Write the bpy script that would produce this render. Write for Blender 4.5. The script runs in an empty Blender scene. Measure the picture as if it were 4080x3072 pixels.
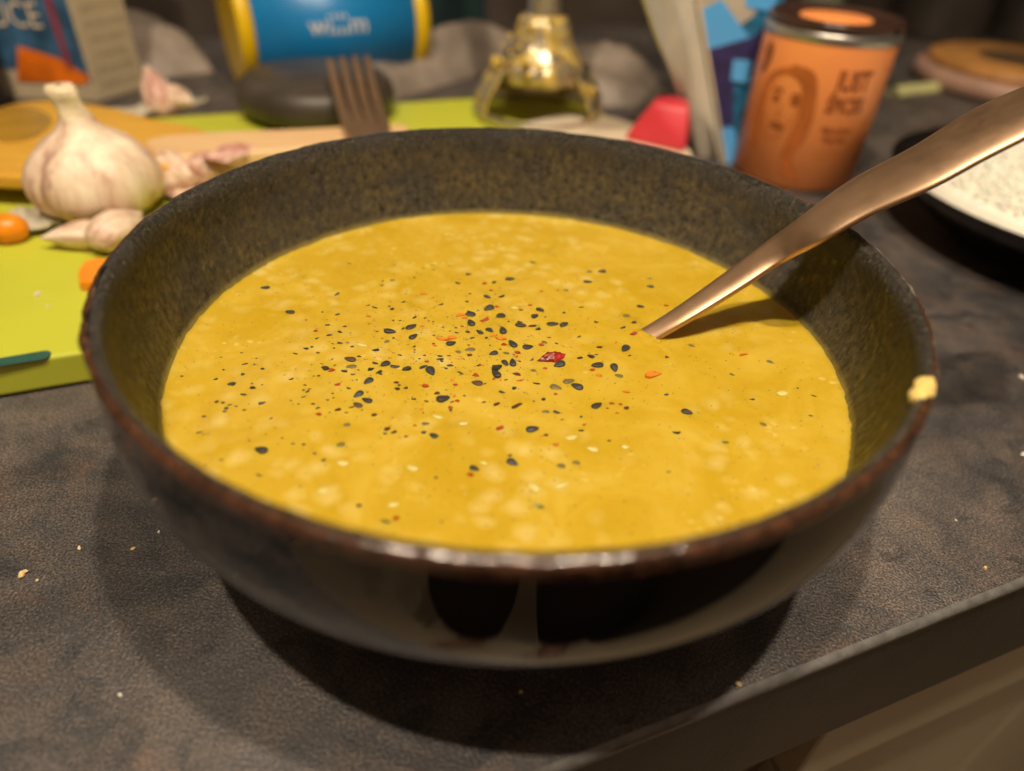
import bpy, bmesh, math, random
from mathutils import Vector, Matrix, noise

random.seed(7)
S = bpy.context.scene
COL = S.collection

# ------------------------------------------------------------------ camera
cd = bpy.data.cameras.new("camera"); cam = bpy.data.objects.new("camera", cd); COL.objects.link(cam)
r_ = Vector((0.99829, 0.03569, 0.04626)); u_ = Vector((-0.05843, 0.60973, 0.79045)); f_ = Vector((0, 0.7918, -0.61077))
M = Matrix((r_, u_, -f_)).transposed().to_4x4(); M.translation = Vector((0.00064, -0.13197, 0.12871))
cam.matrix_world = M
cd.sensor_width = 36.0; cd.lens = 24.41; cd.clip_start = 0.005; cd.clip_end = 30
cd.dof.use_dof = True; cd.dof.focus_distance = 0.158; cd.dof.aperture_fstop = 24.41 / 3.8
S.camera = cam

# ------------------------------------------------------------------ light
W = bpy.data.worlds.new("World"); S.world = W; W.use_nodes = True
bg = W.node_tree.nodes["Background"]; bg.inputs[0].default_value = (1.0, 0.80, 0.58, 1); bg.inputs[1].default_value = 0.018
def lamp(name, loc, power, rad, col):
    l = bpy.data.lights.new(name, 'POINT'); l.energy = power; l.shadow_soft_size = rad; l.color = col
    o = bpy.data.objects.new(name, l); o.location = loc; COL.objects.link(o)
WARM = (1.0, 0.82, 0.62)
lamp("hood_light_right", (0.112, -0.097, 0.60), 5.0, 0.010, WARM)
lamp("hood_light_left", (-0.125, -0.205, 0.80), 9.0, 0.012, WARM)
lamp("room_ceiling_light", (0.25, -1.35, 1.35), 7.0, 0.10, WARM)
S.view_settings.view_transform = 'Standard'; S.view_settings.look = 'None'
S.view_settings.exposure = 1.08; S.view_settings.gamma = 1.0

# ------------------------------------------------------------------ helpers
def tag(o, label=None, cat=None, group=None, kind=None):
    if label: o["label"] = label
    if cat: o["category"] = cat
    if group: o["group"] = group
    if kind: o["kind"] = kind
    return o
def empty(name, loc=(0, 0, 0), label=None, cat=None, group=None):
    o = bpy.data.objects.new(name, None); o.location = loc; COL.objects.link(o); o.empty_display_size = 0.01
    return tag(o, label, cat, group)
def mesh(name, V, F, m=None, parent=None, smooth=True, mats=None, fm=None):
    me = bpy.data.meshes.new(name); me.from_pydata([tuple(v) for v in V], [], F); me.update()
    if smooth: me.polygons.foreach_set("use_smooth", [True] * len(me.polygons))
    for q in (mats or ([m] if m else [])): me.materials.append(q)
    if fm: me.polygons.foreach_set("material_index", fm)
    o = bpy.data.objects.new(name, me); COL.objects.link(o)
    if parent: 
        o.parent = parent
        if parent.type == 'EMPTY' or parent.parent: o.matrix_parent_inverse = Matrix.Identity(4)
    return o
def inst(o, name, loc, rot=(0, 0, 0), scl=(1, 1, 1)):
    c = o.copy(); c.name = name; c.location = loc; c.rotation_euler = rot; c.scale = scl; COL.objects.link(c); return c
def lathe_data(prof, n=96, disp=None, cx=0, cy=0, cap0=False, cap1=False):
    V = []; F = []
    for j, (r, z) in enumerate(prof):
        for i in range(n):
            a = 2 * math.pi * i / n; rr, zz = r, z
            if disp: rr, zz = disp(r, z, a, j)
            V.append((cx + rr * math.cos(a), cy + rr * math.sin(a), zz))
    m = len(prof)
    for j in range(m - 1):
        for i in range(n):
            k = (i + 1) % n
            F.append((j * n + i, j * n + k, (j + 1) * n + k, (j + 1) * n + i))
    if cap0: F.append(tuple(reversed(range(n))))
    if cap1: F.append(tuple(range((m - 1) * n, m * n)))
    return V, F
def lathe(name, prof, m, parent=None, n=96, disp=None, uv=False, **k):
    V, F = lathe_data(prof, n, disp, **k)
    o = mesh(name, V, F, m, parent)
    if uv:
        me = o.data; L = me.uv_layers.new(name="UVMap")
        s = [0]
        for a, b in zip(prof, prof[1:]): s.append(s[-1] + math.hypot(a[0] - b[0], a[1] - b[1]))
        for p in me.polygons:
            vs = [me.loops[li].vertex_index for li in p.loop_indices]
            wrap = any(v % n == n - 1 for v in vs)
            for li, v in zip(p.loop_indices, vs):
                i = v % n
                if i == 0 and wrap: i = n
                L.data[li].uv = (i / n * 0.5, s[v // n])
    return o
def hull(name, pts, m, parent=None, bev=0.0, seg=2, smooth=False):
    bm = bmesh.new()
    for p in pts: bm.verts.new(p)
    r = bmesh.ops.convex_hull(bm, input=bm.verts)
    bmesh.ops.dissolve_limit(bm, angle_limit=0.02, verts=bm.verts, edges=bm.edges)
    if bev: bmesh.ops.bevel(bm, geom=list(bm.edges), offset=bev, segments=seg, affect='EDGES', profile=0.5)
    me = bpy.data.meshes.new(name); bm.to_mesh(me); bm.free()
    if smooth: me.polygons.foreach_set("use_smooth", [True] * len(me.polygons))
    me.materials.append(m)
    o = bpy.data.objects.new(name, me); COL.objects.link(o)
    if parent: o.parent = parent
    return o
def prism(name, pts, z0, z1, m, parent=None, bev=0.0, seg=3):
    bm = bmesh.new()
    b = [bm.verts.new((x, y, z0)) for x, y in pts]; t = [bm.verts.new((x, y, z1)) for x, y in pts]
    n = len(pts)
    bm.faces.new(b[::-1]); tf = bm.faces.new(t)
    for i in range(n): bm.faces.new((b[i], b[(i + 1) % n], t[(i + 1) % n], t[i]))
    bmesh.ops.recalc_face_normals(bm, faces=bm.faces)
    if bev: bmesh.ops.bevel(bm, geom=[e for e in bm.edges if abs(e.verts[0].co.z - e.verts[1].co.z) < 1e-6], offset=bev, segments=seg, affect='EDGES', profile=0.5)
    me = bpy.data.meshes.new(name); bm.to_mesh(me); bm.free(); me.materials.append(m)
    o = bpy.data.objects.new(name, me); COL.objects.link(o)
    if parent: o.parent = parent
    return o
def grow(pts, n=6):
    """smooth closed outline through pts (Catmull-Rom)"""
    out = []; k = len(pts)
    for i in range(k):
        p0, p1, p2, p3 = (Vector(pts[(i + d) % k]) for d in (-1, 0, 1, 2))
        for j in range(n):
            t = j / n
            out.append(tuple(0.5 * ((2 * p1) + (p2 - p0) * t + (2 * p0 - 5 * p1 + 4 * p2 - p3) * t * t + (3 * p1 - p0 - 3 * p2 + p3) * t ** 3)))
    return out
def ellip(name, loc, rad, m, parent=None, rot=(0, 0, 0), seg=20, ring=12, fn=None, smooth=True):
    V = []; F = []
    R = Matrix.Rotation(rot[2], 3, 'Z') @ Matrix.Rotation(rot[1], 3, 'Y') @ Matrix.Rotation(rot[0], 3, 'X')
    for j in range(ring + 1):
        t = math.pi * j / ring
        for i in range(seg):
            a = 2 * math.pi * i / seg
            p = Vector((math.sin(t) * math.cos(a), math.sin(t) * math.sin(a), math.cos(t)))
            q = Vector((p.x * rad[0], p.y * rad[1], p.z * rad[2]))
            if fn: q = fn(q, p)
            V.append(R @ q + Vector(loc))
    for j in range(ring):
        for i in range(seg):
            k = (i + 1) % seg; F.append((j * seg + i, (j + 1) * seg + i, (j + 1) * seg + k, j * seg + k))
    return mesh(name, V, F, m, parent, smooth)
def ntex(v, s, seed=0.0): return noise.noise(Vector(v) * s + Vector((seed, seed * 1.7, seed * 0.3)))

class NT:
    def __init__(self, name):
        self.m = bpy.data.materials.new(name); self.m.use_nodes = True
        self.t = self.m.node_tree; self.b = self.t.nodes["Principled BSDF"]; self.tc = self.t.nodes.new("ShaderNodeTexCoord")
        self.src = self.tc.outputs["Object"]
    def uv(self, sx=1, sy=1):
        mp = self.t.nodes.new("ShaderNodeMapping"); mp.inputs["Scale"].default_value = (sx, sy, 1)
        self.t.links.new(self.tc.outputs["UV"], mp.inputs[0]); return mp.outputs[0]
    def map(self, scl, rot=(0, 0, 0)):
        mp = self.t.nodes.new("ShaderNodeMapping"); mp.inputs["Scale"].default_value = scl; mp.inputs["Rotation"].default_value = rot
        self.t.links.new(self.tc.outputs["Object"], mp.inputs[0]); return mp.outputs[0]
    def noise(self, s, det=4, rough=0.55, src=None, dist=0.0):
        n = self.t.nodes.new("ShaderNodeTexNoise"); n.inputs["Scale"].default_value = s; n.inputs["Detail"].default_value = det
        n.inputs["Roughness"].default_value = rough; n.inputs["Distortion"].default_value = dist
        self.t.links.new(src or self.src, n.inputs["Vector"]); return n.outputs["Fac"]
    def vor(self, s, src=None, out="Distance", feat='F1'):
        n = self.t.nodes.new("ShaderNodeTexVoronoi"); n.inputs["Scale"].default_value = s; n.feature = feat
        self.t.links.new(src or self.src, n.inputs["Vector"]); return n.outputs[out]
    def ramp(self, fac, stops):
        n = self.t.nodes.new("ShaderNodeValToRGB"); e = n.color_ramp.elements
        while len(e) < len(stops): e.new(0.5)
        for k, (p, c) in enumerate(stops):
            e[k].position = p; e[k].color = (*c, 1) if hasattr(c, '__len__') else (c, c, c, 1)
        self.t.links.new(fac, n.inputs[0]); return n.outputs[0]
    def mix(self, fac, a, b, mode='MIX'):
        n = self.t.nodes.new("ShaderNodeMix"); n.data_type = 'RGBA'; n.blend_type = mode
        for val, sock in ((fac, n.inputs[0]), (a, n.inputs[6]), (b, n.inputs[7])):
            if hasattr(val, 'links'): self.t.links.new(val, sock)
            elif hasattr(val, '__len__'): sock.default_value = (*val, 1)
            else: sock.default_value = val
        return n.outputs[2]
    def math(self, op, a, b=0.0):
        n = self.t.nodes.new("ShaderNodeMath"); n.operation = op
        for val, sock in ((a, n.inputs[0]), (b, n.inputs[1])):
            if hasattr(val, 'links'): self.t.links.new(val, sock)
            else: sock.default_value = val
        return n.outputs[0]
    def col(self, c):
        if hasattr(c, 'links'): self.t.links.new(c, self.b.inputs["Base Color"])
        else: self.b.inputs["Base Color"].default_value = (*c, 1)
        return self
    def set(self, **k):
        for n, v in k.items():
            s = self.b.inputs[n.replace('_', ' ')]
            if hasattr(v, 'links'): self.t.links.new(v, s)
            elif hasattr(v, '__len__') and len(v) == 3 and s.type == 'RGBA': s.default_value = (*v, 1)
            else: s.default_value = v
        return self
    def bump(self, h, strength=0.3, dist=0.001):
        n = self.t.nodes.new("ShaderNodeBump"); n.inputs["Strength"].default_value = strength; n.inputs["Distance"].default_value = dist
        self.t.links.new(h, n.inputs["Height"]); self.t.links.new(n.outputs[0], self.b.inputs["Normal"]); return self

def flat(name, c, rough=0.5, var=0.15, scale=60, metal=0.0, bump=0.0, bs=400, bd=0.0005, **k):
    n = NT(name); d = tuple(x * (1 - var) for x in c); e = tuple(min(1, x * (1 + var)) for x in c)
    n.col(n.ramp(n.noise(scale), [(0.3, d), (0.7, e)])).set(Roughness=rough, Metallic=metal, **k)
    if bump: n.bump(n.noise(bs), bump, bd)
    return n.m

# ------------------------------------------------------------------ materials
def m_counter():
    n = NT("counter_laminate")
    big = n.ramp(n.noise(16, 5, 0.62, dist=0.6), [(0.32, (0.030, 0.031, 0.034)), (0.44, (0.066, 0.062, 0.062)), (0.58, (0.098, 0.090, 0.087)), (0.72, (0.13, 0.118, 0.111))])
    rust = n.ramp(n.noise(28, 4, 0.6, n.map((1, 1.3, 1), (0, 0, 0.5))), [(0.55, 0.0), (0.72, 0.55)])
    c = n.mix(rust, big, (0.125, 0.070, 0.045))
    blot = n.ramp(n.noise(42, 3, 0.5, n.map((1.0, 1.8, 1), (0, 0, 0.9)), dist=1.2), [(0.56, 0.0), (0.66, 0.8)])
    c = n.mix(blot, c, (0.034, 0.036, 0.040))
    c = n.mix(0.75, c, n.ramp(n.noise(85, 5, 0.65, dist=0.7), [(0.34, (0.62, 0.68, 0.76)), (0.5, (1.0, 1.0, 1.0)), (0.66, (1.42, 1.26, 1.12))]), 'MULTIPLY')
    g = n.noise(1900, 3, 0.65)
    c = n.mix(0.8, c, n.ramp(g, [(0.33, (0.15, 0.16, 0.19)), (0.5, (0.92, 0.90, 0.87)), (0.66, (2.6, 2.35, 2.05))]), 'MULTIPLY')
    n.col(c).set(Roughness=n.ramp(n.noise(25, 4, 0.6), [(0.35, 0.34), (0.65, 0.48)]), Specular_IOR_Level=0.5)
    n.bump(n.noise(1700, 2, 0.55), 0.7, 0.0004)
    return n.m
M_COUNTER = m_counter()
def m_fascia():
    n = NT("counter_front_laminate")
    n.col(n.ramp(n.noise(30, 5, 0.65), [(0.35, (0.018, 0.014, 0.010)), (0.65, (0.048, 0.035, 0.024))])).set(Roughness=0.45)
    n.bump(n.noise(900, 2), 0.4, 0.0003); return n.m
M_FASCIA = m_fascia()
M_EDGE = flat("edge_strip_plastic", (0.14, 0.138, 0.13), 0.28, 0.25, 300, bump=0.6, bs=260, bd=0.0006)
M_CREAM = flat("cream_cabinet", (0.50, 0.42, 0.28), 0.35, 0.04, 20)
M_CREAM2 = flat("cream_door", (0.42, 0.35, 0.235), 0.32, 0.04, 20)
M_DARKWOOD = flat("brown_carcass", (0.09, 0.055, 0.03), 0.5, 0.2, 30)
M_WALL = flat("backsplash_laminate", (0.060, 0.046, 0.037), 0.35, 0.35, 12, bump=0.2)
M_FLOOR = flat("floor_tile", (0.68, 0.54, 0.36), 0.35, 0.08, 4)
M_GLAZE = NT("black_brown_glaze")
M_GLAZE.col(M_GLAZE.ramp(M_GLAZE.noise(45, 4), [(0.35, (0.0025, 0.002, 0.002)), (0.7, (0.008, 0.005, 0.004))])).set(Roughness=0.02, IOR=1.6, Coat_Weight=0.2, Coat_Roughness=0.01)
M_GLAZE.bump(M_GLAZE.noise(40, 2), 0.03, 0.002); M_GLAZE = M_GLAZE.m
def m_rim():
    n = NT("rim_brown_glaze"); u = n.uv(1, 1)
    c = n.ramp(n.noise(480, 4, 0.65, u), [(0.36, (0.022, 0.012, 0.007)), (0.5, (0.060, 0.025, 0.013)), (0.68, (0.12, 0.052, 0.024))])
    n.col(c).set(Roughness=0.17, Specular_IOR_Level=0.6, Coat_Weight=0.3, Coat_Roughness=0.1)
    n.bump(n.noise(420, 3, 0.6, u), 0.5, 0.0007); return n.m
M_RIM = m_rim()
def m_inner():
    n = NT("inner_speckled_glaze"); u = n.uv(1, 1); us = n.uv(1.0, 0.85)
    a = n.ramp(n.noise(430, 6, 0.7, us), [(0.30, (0.008, 0.008, 0.007)), (0.45, (0.023, 0.021, 0.015)), (0.58, (0.050, 0.044, 0.027)), (0.72, (0.16, 0.145, 0.08))])
    blot = n.ramp(n.noise(48, 5, 0.65, u), [(0.40, 0.0), (0.58, 0.85)])
    a = n.mix(blot, a, n.ramp(n.noise(500, 4, 0.6, us), [(0.35, (0.022, 0.018, 0.007)), (0.7, (0.135, 0.104, 0.024))]))
    # dark glaze band under the lip
    sx = n.t.nodes.new("ShaderNodeSeparateXYZ"); n.t.links.new(n.tc.outputs["UV"], sx.inputs[0])
    v = n.math('ADD', sx.outputs[1], n.math('MULTIPLY', n.noise(240, 4, 0.6, u), 0.006))
    band = n.ramp(n.math('MULTIPLY', v, 60.0), [(0.30, 0.95), (0.62, 0.0)])
    sp = n.ramp(n.noise(900, 4, 0.7, u), [(0.45, (0.012, 0.012, 0.011)), (0.60, (0.05, 0.045, 0.028)), (0.72, (0.16, 0.15, 0.10))])
    film = n.ramp(n.math("ADD", n.math("MULTIPLY", n.math("ABSOLUTE", n.math("SUBTRACT", sx.outputs[1], 0.0262)), 400.0), n.math("MULTIPLY", n.noise(300, 3, 0.6, u), 0.6)), [(0.35, 0.75), (1.0, 0.0)])
    a = n.mix(film, a, (0.34, 0.27, 0.06))
    n.col(n.mix(band, a, sp)).set(Roughness=0.15, Specular_IOR_Level=0.7)
    n.bump(n.noise(620, 5, 0.75, us), 1.0, 0.0012); return n.m
M_INNER = m_inner()
def m_soup():
    n = NT("yellow_soup")
    base = n.ramp(n.noise(55, 5, 0.6, dist=0.8), [(0.32, (0.50, 0.338, 0.013)), (0.52, (0.555, 0.388, 0.030)), (0.70, (0.60, 0.437, 0.060))])
    wv = n.t.nodes.new("ShaderNodeVectorMath"); wv.operation = 'ADD'
    nz = n.t.nodes.new("ShaderNodeTexNoise"); nz.inputs["Scale"].default_value = 130; n.t.links.new(n.src, nz.inputs["Vector"])
    sc_ = n.t.nodes.new("ShaderNodeVectorMath"); sc_.operation = 'SCALE'; sc_.inputs["Scale"].default_value = 0.006; n.t.links.new(nz.outputs["Color"], sc_.inputs[0])
    n.t.links.new(n.src, wv.inputs[0]); n.t.links.new(sc_.outputs[0], wv.inputs[1])
    patch = n.ramp(n.noise(38, 2, 0.5), [(0.40, 0.0), (0.58, 1.0)])
    lump = n.math('MULTIPLY', n.ramp(n.vor(185, wv.outputs[0]), [(0.10, 0.46), (0.50, 0.0)]), patch)
    c = n.mix(lump, base, (0.72, 0.61, 0.25))
    lump2 = n.math('MULTIPLY', n.ramp(n.vor(330, wv.outputs[0]), [(0.08, 0.4), (0.30, 0.0)]), n.ramp(n.noise(60, 2, 0.5), [(0.56, 0.0), (0.68, 1.0)]))
    c = n.mix(lump2, c, (0.84, 0.74, 0.38))
    d = n.vor(520); w = n.noise(90, 2)
    sp = n.math('MULTIPLY', n.ramp(d, [(0.07, 1.0), (0.16, 0.0)]), n.ramp(w, [(0.46, 0.0), (0.60, 0.75)]))
    c = n.mix(sp, c, (0.22, 0.22, 0.012))
    n.col(c).set(Roughness=0.16, Specular_IOR_Level=0.7, Subsurface_Weight=0.85, Subsurface_Radius=(1.0, 0.7, 0.2), Subsurface_Scale=0.003)
    n.bump(n.noise(300, 3, 0.5), 0.35, 0.0006); return n.m
M_SOUP = m_soup()
M_SEED = flat("black_sesame", (0.038, 0.036, 0.034), 0.33, 0.4, 900, bump=0.4, bs=2500, bd=0.0001)
M_SEEDP = flat("soup_filmed_sesame", (0.16, 0.125, 0.045), 0.35, 0.35, 900)
M_SEEDB = flat("brown_sesame", (0.085, 0.045, 0.028), 0.38, 0.5, 900, bump=0.5, bs=2500, bd=0.0001)
M_SEEDS = flat("sunk_sesame", (0.17, 0.14, 0.03), 0.3, 0.3, 900)
M_HERB = flat("dried_herb", (0.030, 0.032, 0.018), 0.3, 0.6, 1200, bump=0.6, bs=3000, bd=0.0001)
M_HERBG = flat("green_herb", (0.10, 0.115, 0.012), 0.4, 0.5, 1200)
M_CR = flat("red_chili", (0.42, 0.055, 0.008), 0.25, 0.5, 700, bump=0.6, bs=2000, bd=0.0002)
M_CO = flat("orange_chili", (0.72, 0.23, 0.015), 0.25, 0.35, 700, bump=0.6, bs=2000, bd=0.0002)
M_CB = flat("dark_chili", (0.11, 0.025, 0.010), 0.3, 0.6, 700, bump=0.6, bs=2000, bd=0.0002)
M_CD = flat("deep_red_chili", (0.26, 0.018, 0.012), 0.2, 0.8, 500, bump=0.9, bs=900, bd=0.0004)
def m_copper():
    n = NT("brushed_copper")
    br = n.noise(500, 4, 0.6, n.map((1, 9, 9), (0, 0, 0)))
    n.col(n.ramp(n.noise(70, 4), [(0.3, (0.54, 0.36, 0.22)), (0.7, (0.62, 0.42, 0.265))])).set(Metallic=1.0, Roughness=n.ramp(n.noise(200, 5, 0.7), [(0.3, 0.40), (0.7, 0.49)]))
    n.bump(n.noise(1600, 3, 0.6), 0.13, 0.0001); return n.m
M_COPPER = m_copper()
M_GREEN = flat("lime_plastic", (0.52, 0.56, 0.045), 0.42, 0.05, 25, bump=0.15, bs=1500, bd=0.0002)
M_TEAL = flat("dark_green_rubber", (0.025, 0.10, 0.075), 0.5, 0.2, 100)
def m_garlic():
    n = NT("garlic_skin")
    st = n.noise(120, 4, 0.6, n.map((1, 1, 0.12)))
    c = n.ramp(st, [(0.35, (0.50, 0.31, 0.24)), (0.48, (0.76, 0.58, 0.43)), (0.66, (0.90, 0.80, 0.62))])
    n.col(c).set(Roughness=0.45, Subsurface_Weight=0.2, Subsurface_Radius=(1, .6, .4), Subsurface_Scale=0.003)
    n.bump(n.noise(260, 4, 0.6, n.map((1, 1, 0.1))), 0.5, 0.0007); return n.m
M_GARLIC = m_garlic()
def m_clove(nm, a, b, c):
    n = NT(nm); st = n.noise(330, 5, 0.65, n.map((0.12, 1, 1)))
    n.col(n.ramp(st, [(0.36, a), (0.5, b), (0.64, c)])).set(Roughness=0.36); n.bump(st, 0.8, 0.0006); return n.m
M_CLOVE = m_clove("clove_skin", (0.50, 0.31, 0.22), (0.74, 0.55, 0.41), (0.86, 0.74, 0.58))
M_CLOVEP = m_clove("pink_clove_skin", (0.42, 0.16, 0.13), (0.68, 0.42, 0.33), (0.84, 0.68, 0.56))
M_GSTEM = flat("garlic_stem", (0.78, 0.66, 0.44), 0.5, 0.25, 200, bump=0.5, bs=500)
M_SKIN_ON = flat("papery_skin", (0.62, 0.58, 0.44), 0.35, 0.2, 120, bump=0.4, bs=300, Transmission_Weight=0.15)
M_CARROT = flat("carrot_flesh", (0.85, 0.27, 0.008), 0.35, 0.15, 200, bump=0.2, bs=900)
def m_woodstain():
    n = NT("turmeric_stained_wood")
    g = n.noise(90, 5, 0.6, n.map((0.25, 2.2, 1), (0, 0, -0.5)))
    c = n.ramp(g, [(0.3, (0.62, 0.33, 0.035)), (0.7, (0.74, 0.43, 0.06))])
    n.col(c).set(Roughness=0.42); n.bump(g, 0.2, 0.0005); return n.m
M_STAIN = m_woodstain()
M_STAIND = flat("wet_stained_wood", (0.42, 0.24, 0.03), 0.25, 0.15, 60)
def m_wood():
    n = NT("pale_wood"); g = n.noise(80, 5, 0.6, n.map((0.2, 2.5, 1), (0, 0, -0.45)))
    n.col(n.ramp(g, [(0.3, (0.68, 0.43, 0.20)), (0.7, (0.80, 0.56, 0.30))])).set(Roughness=0.5); n.bump(g, 0.2, 0.0005); return n.m
M_WOOD = m_wood()
M_BLUE = flat("blue_print", (0.010, 0.20, 0.50), 0.38, 0.15, 12, bump=0.0)
M_YEL = flat("yellow_band", (0.80, 0.52, 0.005), 0.4, 0.08, 20)
M_INK = flat("white_print", (0.75, 0.72, 0.68), 0.5, 0.05)
M_BLACKP = flat("black_plastic", (0.030, 0.025, 0.021), 0.38, 0.3, 40)
M_DISC = flat("dark_iron", (0.050, 0.040, 0.030), 0.45, 0.35, 60, bump=0.3, bs=500)
M_STEEL = flat("steel", (0.62, 0.56, 0.46), 0.42, 0.1, 60, metal=0.9)
M_SPLASH = flat("soup_splash", (0.60, 0.42, 0.08), 0.25, 0.3, 200, bump=0.4, bs=500)
M_ORANGE = flat("orange_print", (0.98, 0.34, 0.10), 0.42, 0.05, 30)
M_OINK = flat("brown_ink", (0.30, 0.075, 0.015), 0.5, 0.2, 100)
M_OINK2 = flat("faint_brown_ink", (0.50, 0.135, 0.022), 0.5, 0.2, 100)
M_ALU = flat("silver_band", (0.42, 0.40, 0.36), 0.3, 0.06, 40, metal=0.85)
M_LID = flat("clear_dark_lid", (0.045, 0.022, 0.016), 0.18, 0.2, 40)
M_WHITEBAG = flat("white_foil_bag", (0.58, 0.54, 0.43), 0.38, 0.12, 30, bump=0.4, bs=60, bd=0.002)
M_LBLUE = flat("light_blue_print", (0.09, 0.36, 0.74), 0.35, 0.06)
M_NAVY = flat("navy_print", (0.030, 0.028, 0.10), 0.35, 0.25, 90)
M_TEALP = flat("teal_print", (0.02, 0.13, 0.25), 0.35, 0.5, 120)
M_GREYB = flat("beige_grey_print", (0.42, 0.37, 0.29), 0.4, 0.1)
M_RED = flat("red_silicone", (0.66, 0.045, 0.065), 0.4, 0.08)
M_BLADE = flat("white_plastic_blade", (0.72, 0.62, 0.45), 0.35, 0.08)
M_DBLUE = flat("label_blue", (0.035, 0.10, 0.19), 0.4, 0.5, 90)
M_LETTER = flat("letter_cream", (0.66, 0.56, 0.42), 0.5, 0.08)
M_LEAF = flat("leaf_print", (0.13, 0.22, 0.07), 0.5, 0.4, 120)
M_PURP = flat("purple_print", (0.22, 0.045, 0.075), 0.5, 0.3, 60)
M_ORED = flat("orange_red_print", (0.72, 0.16, 0.006), 0.4, 0.4, 50)
M_LCREAM = flat("label_cream", (0.50, 0.42, 0.28), 0.45, 0.1, 60)
M_LTEXT = flat("label_small_print", (0.25, 0.20, 0.13), 0.5, 0.2)
M_DGREEN = flat("dark_green_carton", (0.018, 0.050, 0.036), 0.4, 0.2)
M_DTEAL = flat("dark_teal_carton", (0.025, 0.055, 0.058), 0.4, 0.2)
def m_wrap():
    n = NT("crumpled_wrap")
    n.col(n.ramp(n.noise(22, 4), [(0.3, (0.13, 0.105, 0.085)), (0.7, (0.40, 0.34, 0.28))])).set(Roughness=0.35, Specular_IOR_Level=0.6)
    n.bump(n.noise(60, 3, 0.6), 0.35, 0.002); return n.m
M_WRAP = m_wrap()
M_POT = flat("dark_pot", (0.10, 0.085, 0.07), 0.35, 0.3, 20, metal=0.6)
M_PLATE = flat("black_stoneware", (0.008, 0.006, 0.006), 0.12, 0.3, 30)
M_RICE = flat("rice_white", (0.90, 0.88, 0.76), 0.5, 0.05, 300, Subsurface_Weight=0.2, Subsurface_Scale=0.002)
M_TRIV = flat("warm_wood_lid", (0.42, 0.20, 0.055), 0.45, 0.3, 60)
M_TRIVR = flat("pinkish_wood_edge", (0.36, 0.22, 0.16), 0.45, 0.15, 60)
M_LEEK = flat("pale_green_leek", (0.52, 0.52, 0.24), 0.4, 0.12, 80)
M_CRUMB = flat("crumb", (0.75, 0.55, 0.27), 0.5, 0.2, 500)
M_CRUMBW = flat("white_crumb", (0.72, 0.68, 0.58), 0.5, 0.1, 500)
M_TROUSER = flat("black_cloth", (0.006, 0.006, 0.007), 0.9, 0.2)
M_SHIRT = flat("dark_blue_cloth", (0.02, 0.04, 0.07), 0.9, 0.2)
M_BODY = flat("skin", (0.55, 0.30, 0.22), 0.5, 0.08)
M_HAIR = flat("hair", (0.03, 0.018, 0.01), 0.6, 0.2)

# ------------------------------------------------------------------ setting: counter, cabinet, wall, floor
D = Vector((0.91689, 0.39913, 0)); N = Vector((-0.39913, 0.91689, 0)); E0 = Vector((0.0131, -0.0759, 0))
def CP(s, t, z=0.0):
    p = E0 + D * s + N * t; return (p.x, p.y, z)
top = mesh("countertop", [CP(-1.2, 0.0016), CP(1.4, 0.0016), CP(1.4, 0.60), CP(-1.2, 0.60)], [(0, 1, 2, 3)], M_COUNTER, smooth=False)
tag(top, kind="structure")
# worn, slightly uneven edge strip between top and front
V = []; F = []; n = 520; prof = [(0.0016, 0.0), (0.0010, -0.00012), (0.0004, -0.0006), (0.0001, -0.0013), (0.0, -0.0021), (0.0004, -0.0024)]
for i in range(n + 1):
    s = -0.5 + 1.2 * i / n
    for j, (t, z) in enumerate(prof):
        w = ntex((s, j * 0.01, 0), 90, 3) * 0.00025 + (max(0, ntex((s, 0, 0), 260, 9)) ** 2) * 0.0007
        k = 1 if 0 < j < 5 else 0
        V.append(CP(s, t - w * k * 0.4, z + (w * 0.5 - 0.00008) * k))
for i in range(n):
    for j in range(len(prof) - 1):
        a = i * len(prof) + j; F.append((a, a + len(prof), a + len(prof) + 1, a + 1))
o = mesh("edge_strip", V, F, M_EDGE, top)
o = hull("front_panel", [CP(s, t, z) for s in (-1.2, 1.4) for t in (0.0004, 0.02) for z in (-0.0022, -0.043)], M_FASCIA, top)
cab = empty("base_cabinet", CP(0.3, 0.3, -0.86), "cream kitchen base cabinet under the dark worktop front, with a dark door gap", "cabinet")
def cabp(name, s0, s1, t0, t1, z0, z1, m):
    o = hull(name, [Vector(CP(s, t, z)) - cab.location for s in (s0, s1) for t in (t0, t1) for z in (z0, z1)], m, cab, bev=0.0008); return o
cabp("top_rail", 0.084, 1.2, 0.003, 0.02, -0.085, -0.0435, M_CREAM)
cabp("door", 0.084, 0.2205, 0.0065, 0.025, -0.78, -0.0875, M_CREAM2)
cabp("door", 0.2235, 0.70, 0.0065, 0.025, -0.78, -0.0875, M_CREAM2)
cabp("carcass", 0.09, 1.2, 0.0255, 0.5, -0.80, -0.0445, M_DARKWOOD)
cabp("side_panel", -0.9, 0.082, 0.012, 0.5, -0.80, -0.0445, M_DARKWOOD)
cabp("plinth", -0.9, 1.2, 0.06, 0.08, -0.86, -0.8005, M_DARKWOOD)
fl = mesh("floor", [(-3, -3, -0.862), (3, -3, -0.862), (3, 3, -0.862), (-3, 3, -0.862)], [(0, 1, 2, 3)], M_FLOOR, smooth=False); tag(fl, kind="structure")
wl = hull("wall", [CP(s, t, z) for s in (-1.6, 1.6) for t in (0.601, 0.62) for z in (-0.86, 1.4)], M_WALL); tag(wl, kind="structure")

M_CEIL = flat("ceiling_paint", (0.55, 0.50, 0.42), 0.8, 0.02, 3)
ce = mesh("ceiling", [(-3, -3, 1.5), (-3, 3, 1.5), (3, 3, 1.5), (3, -3, 1.5)], [(0, 1, 2, 3)], M_CEIL, smooth=False); tag(ce, kind="structure")

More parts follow.
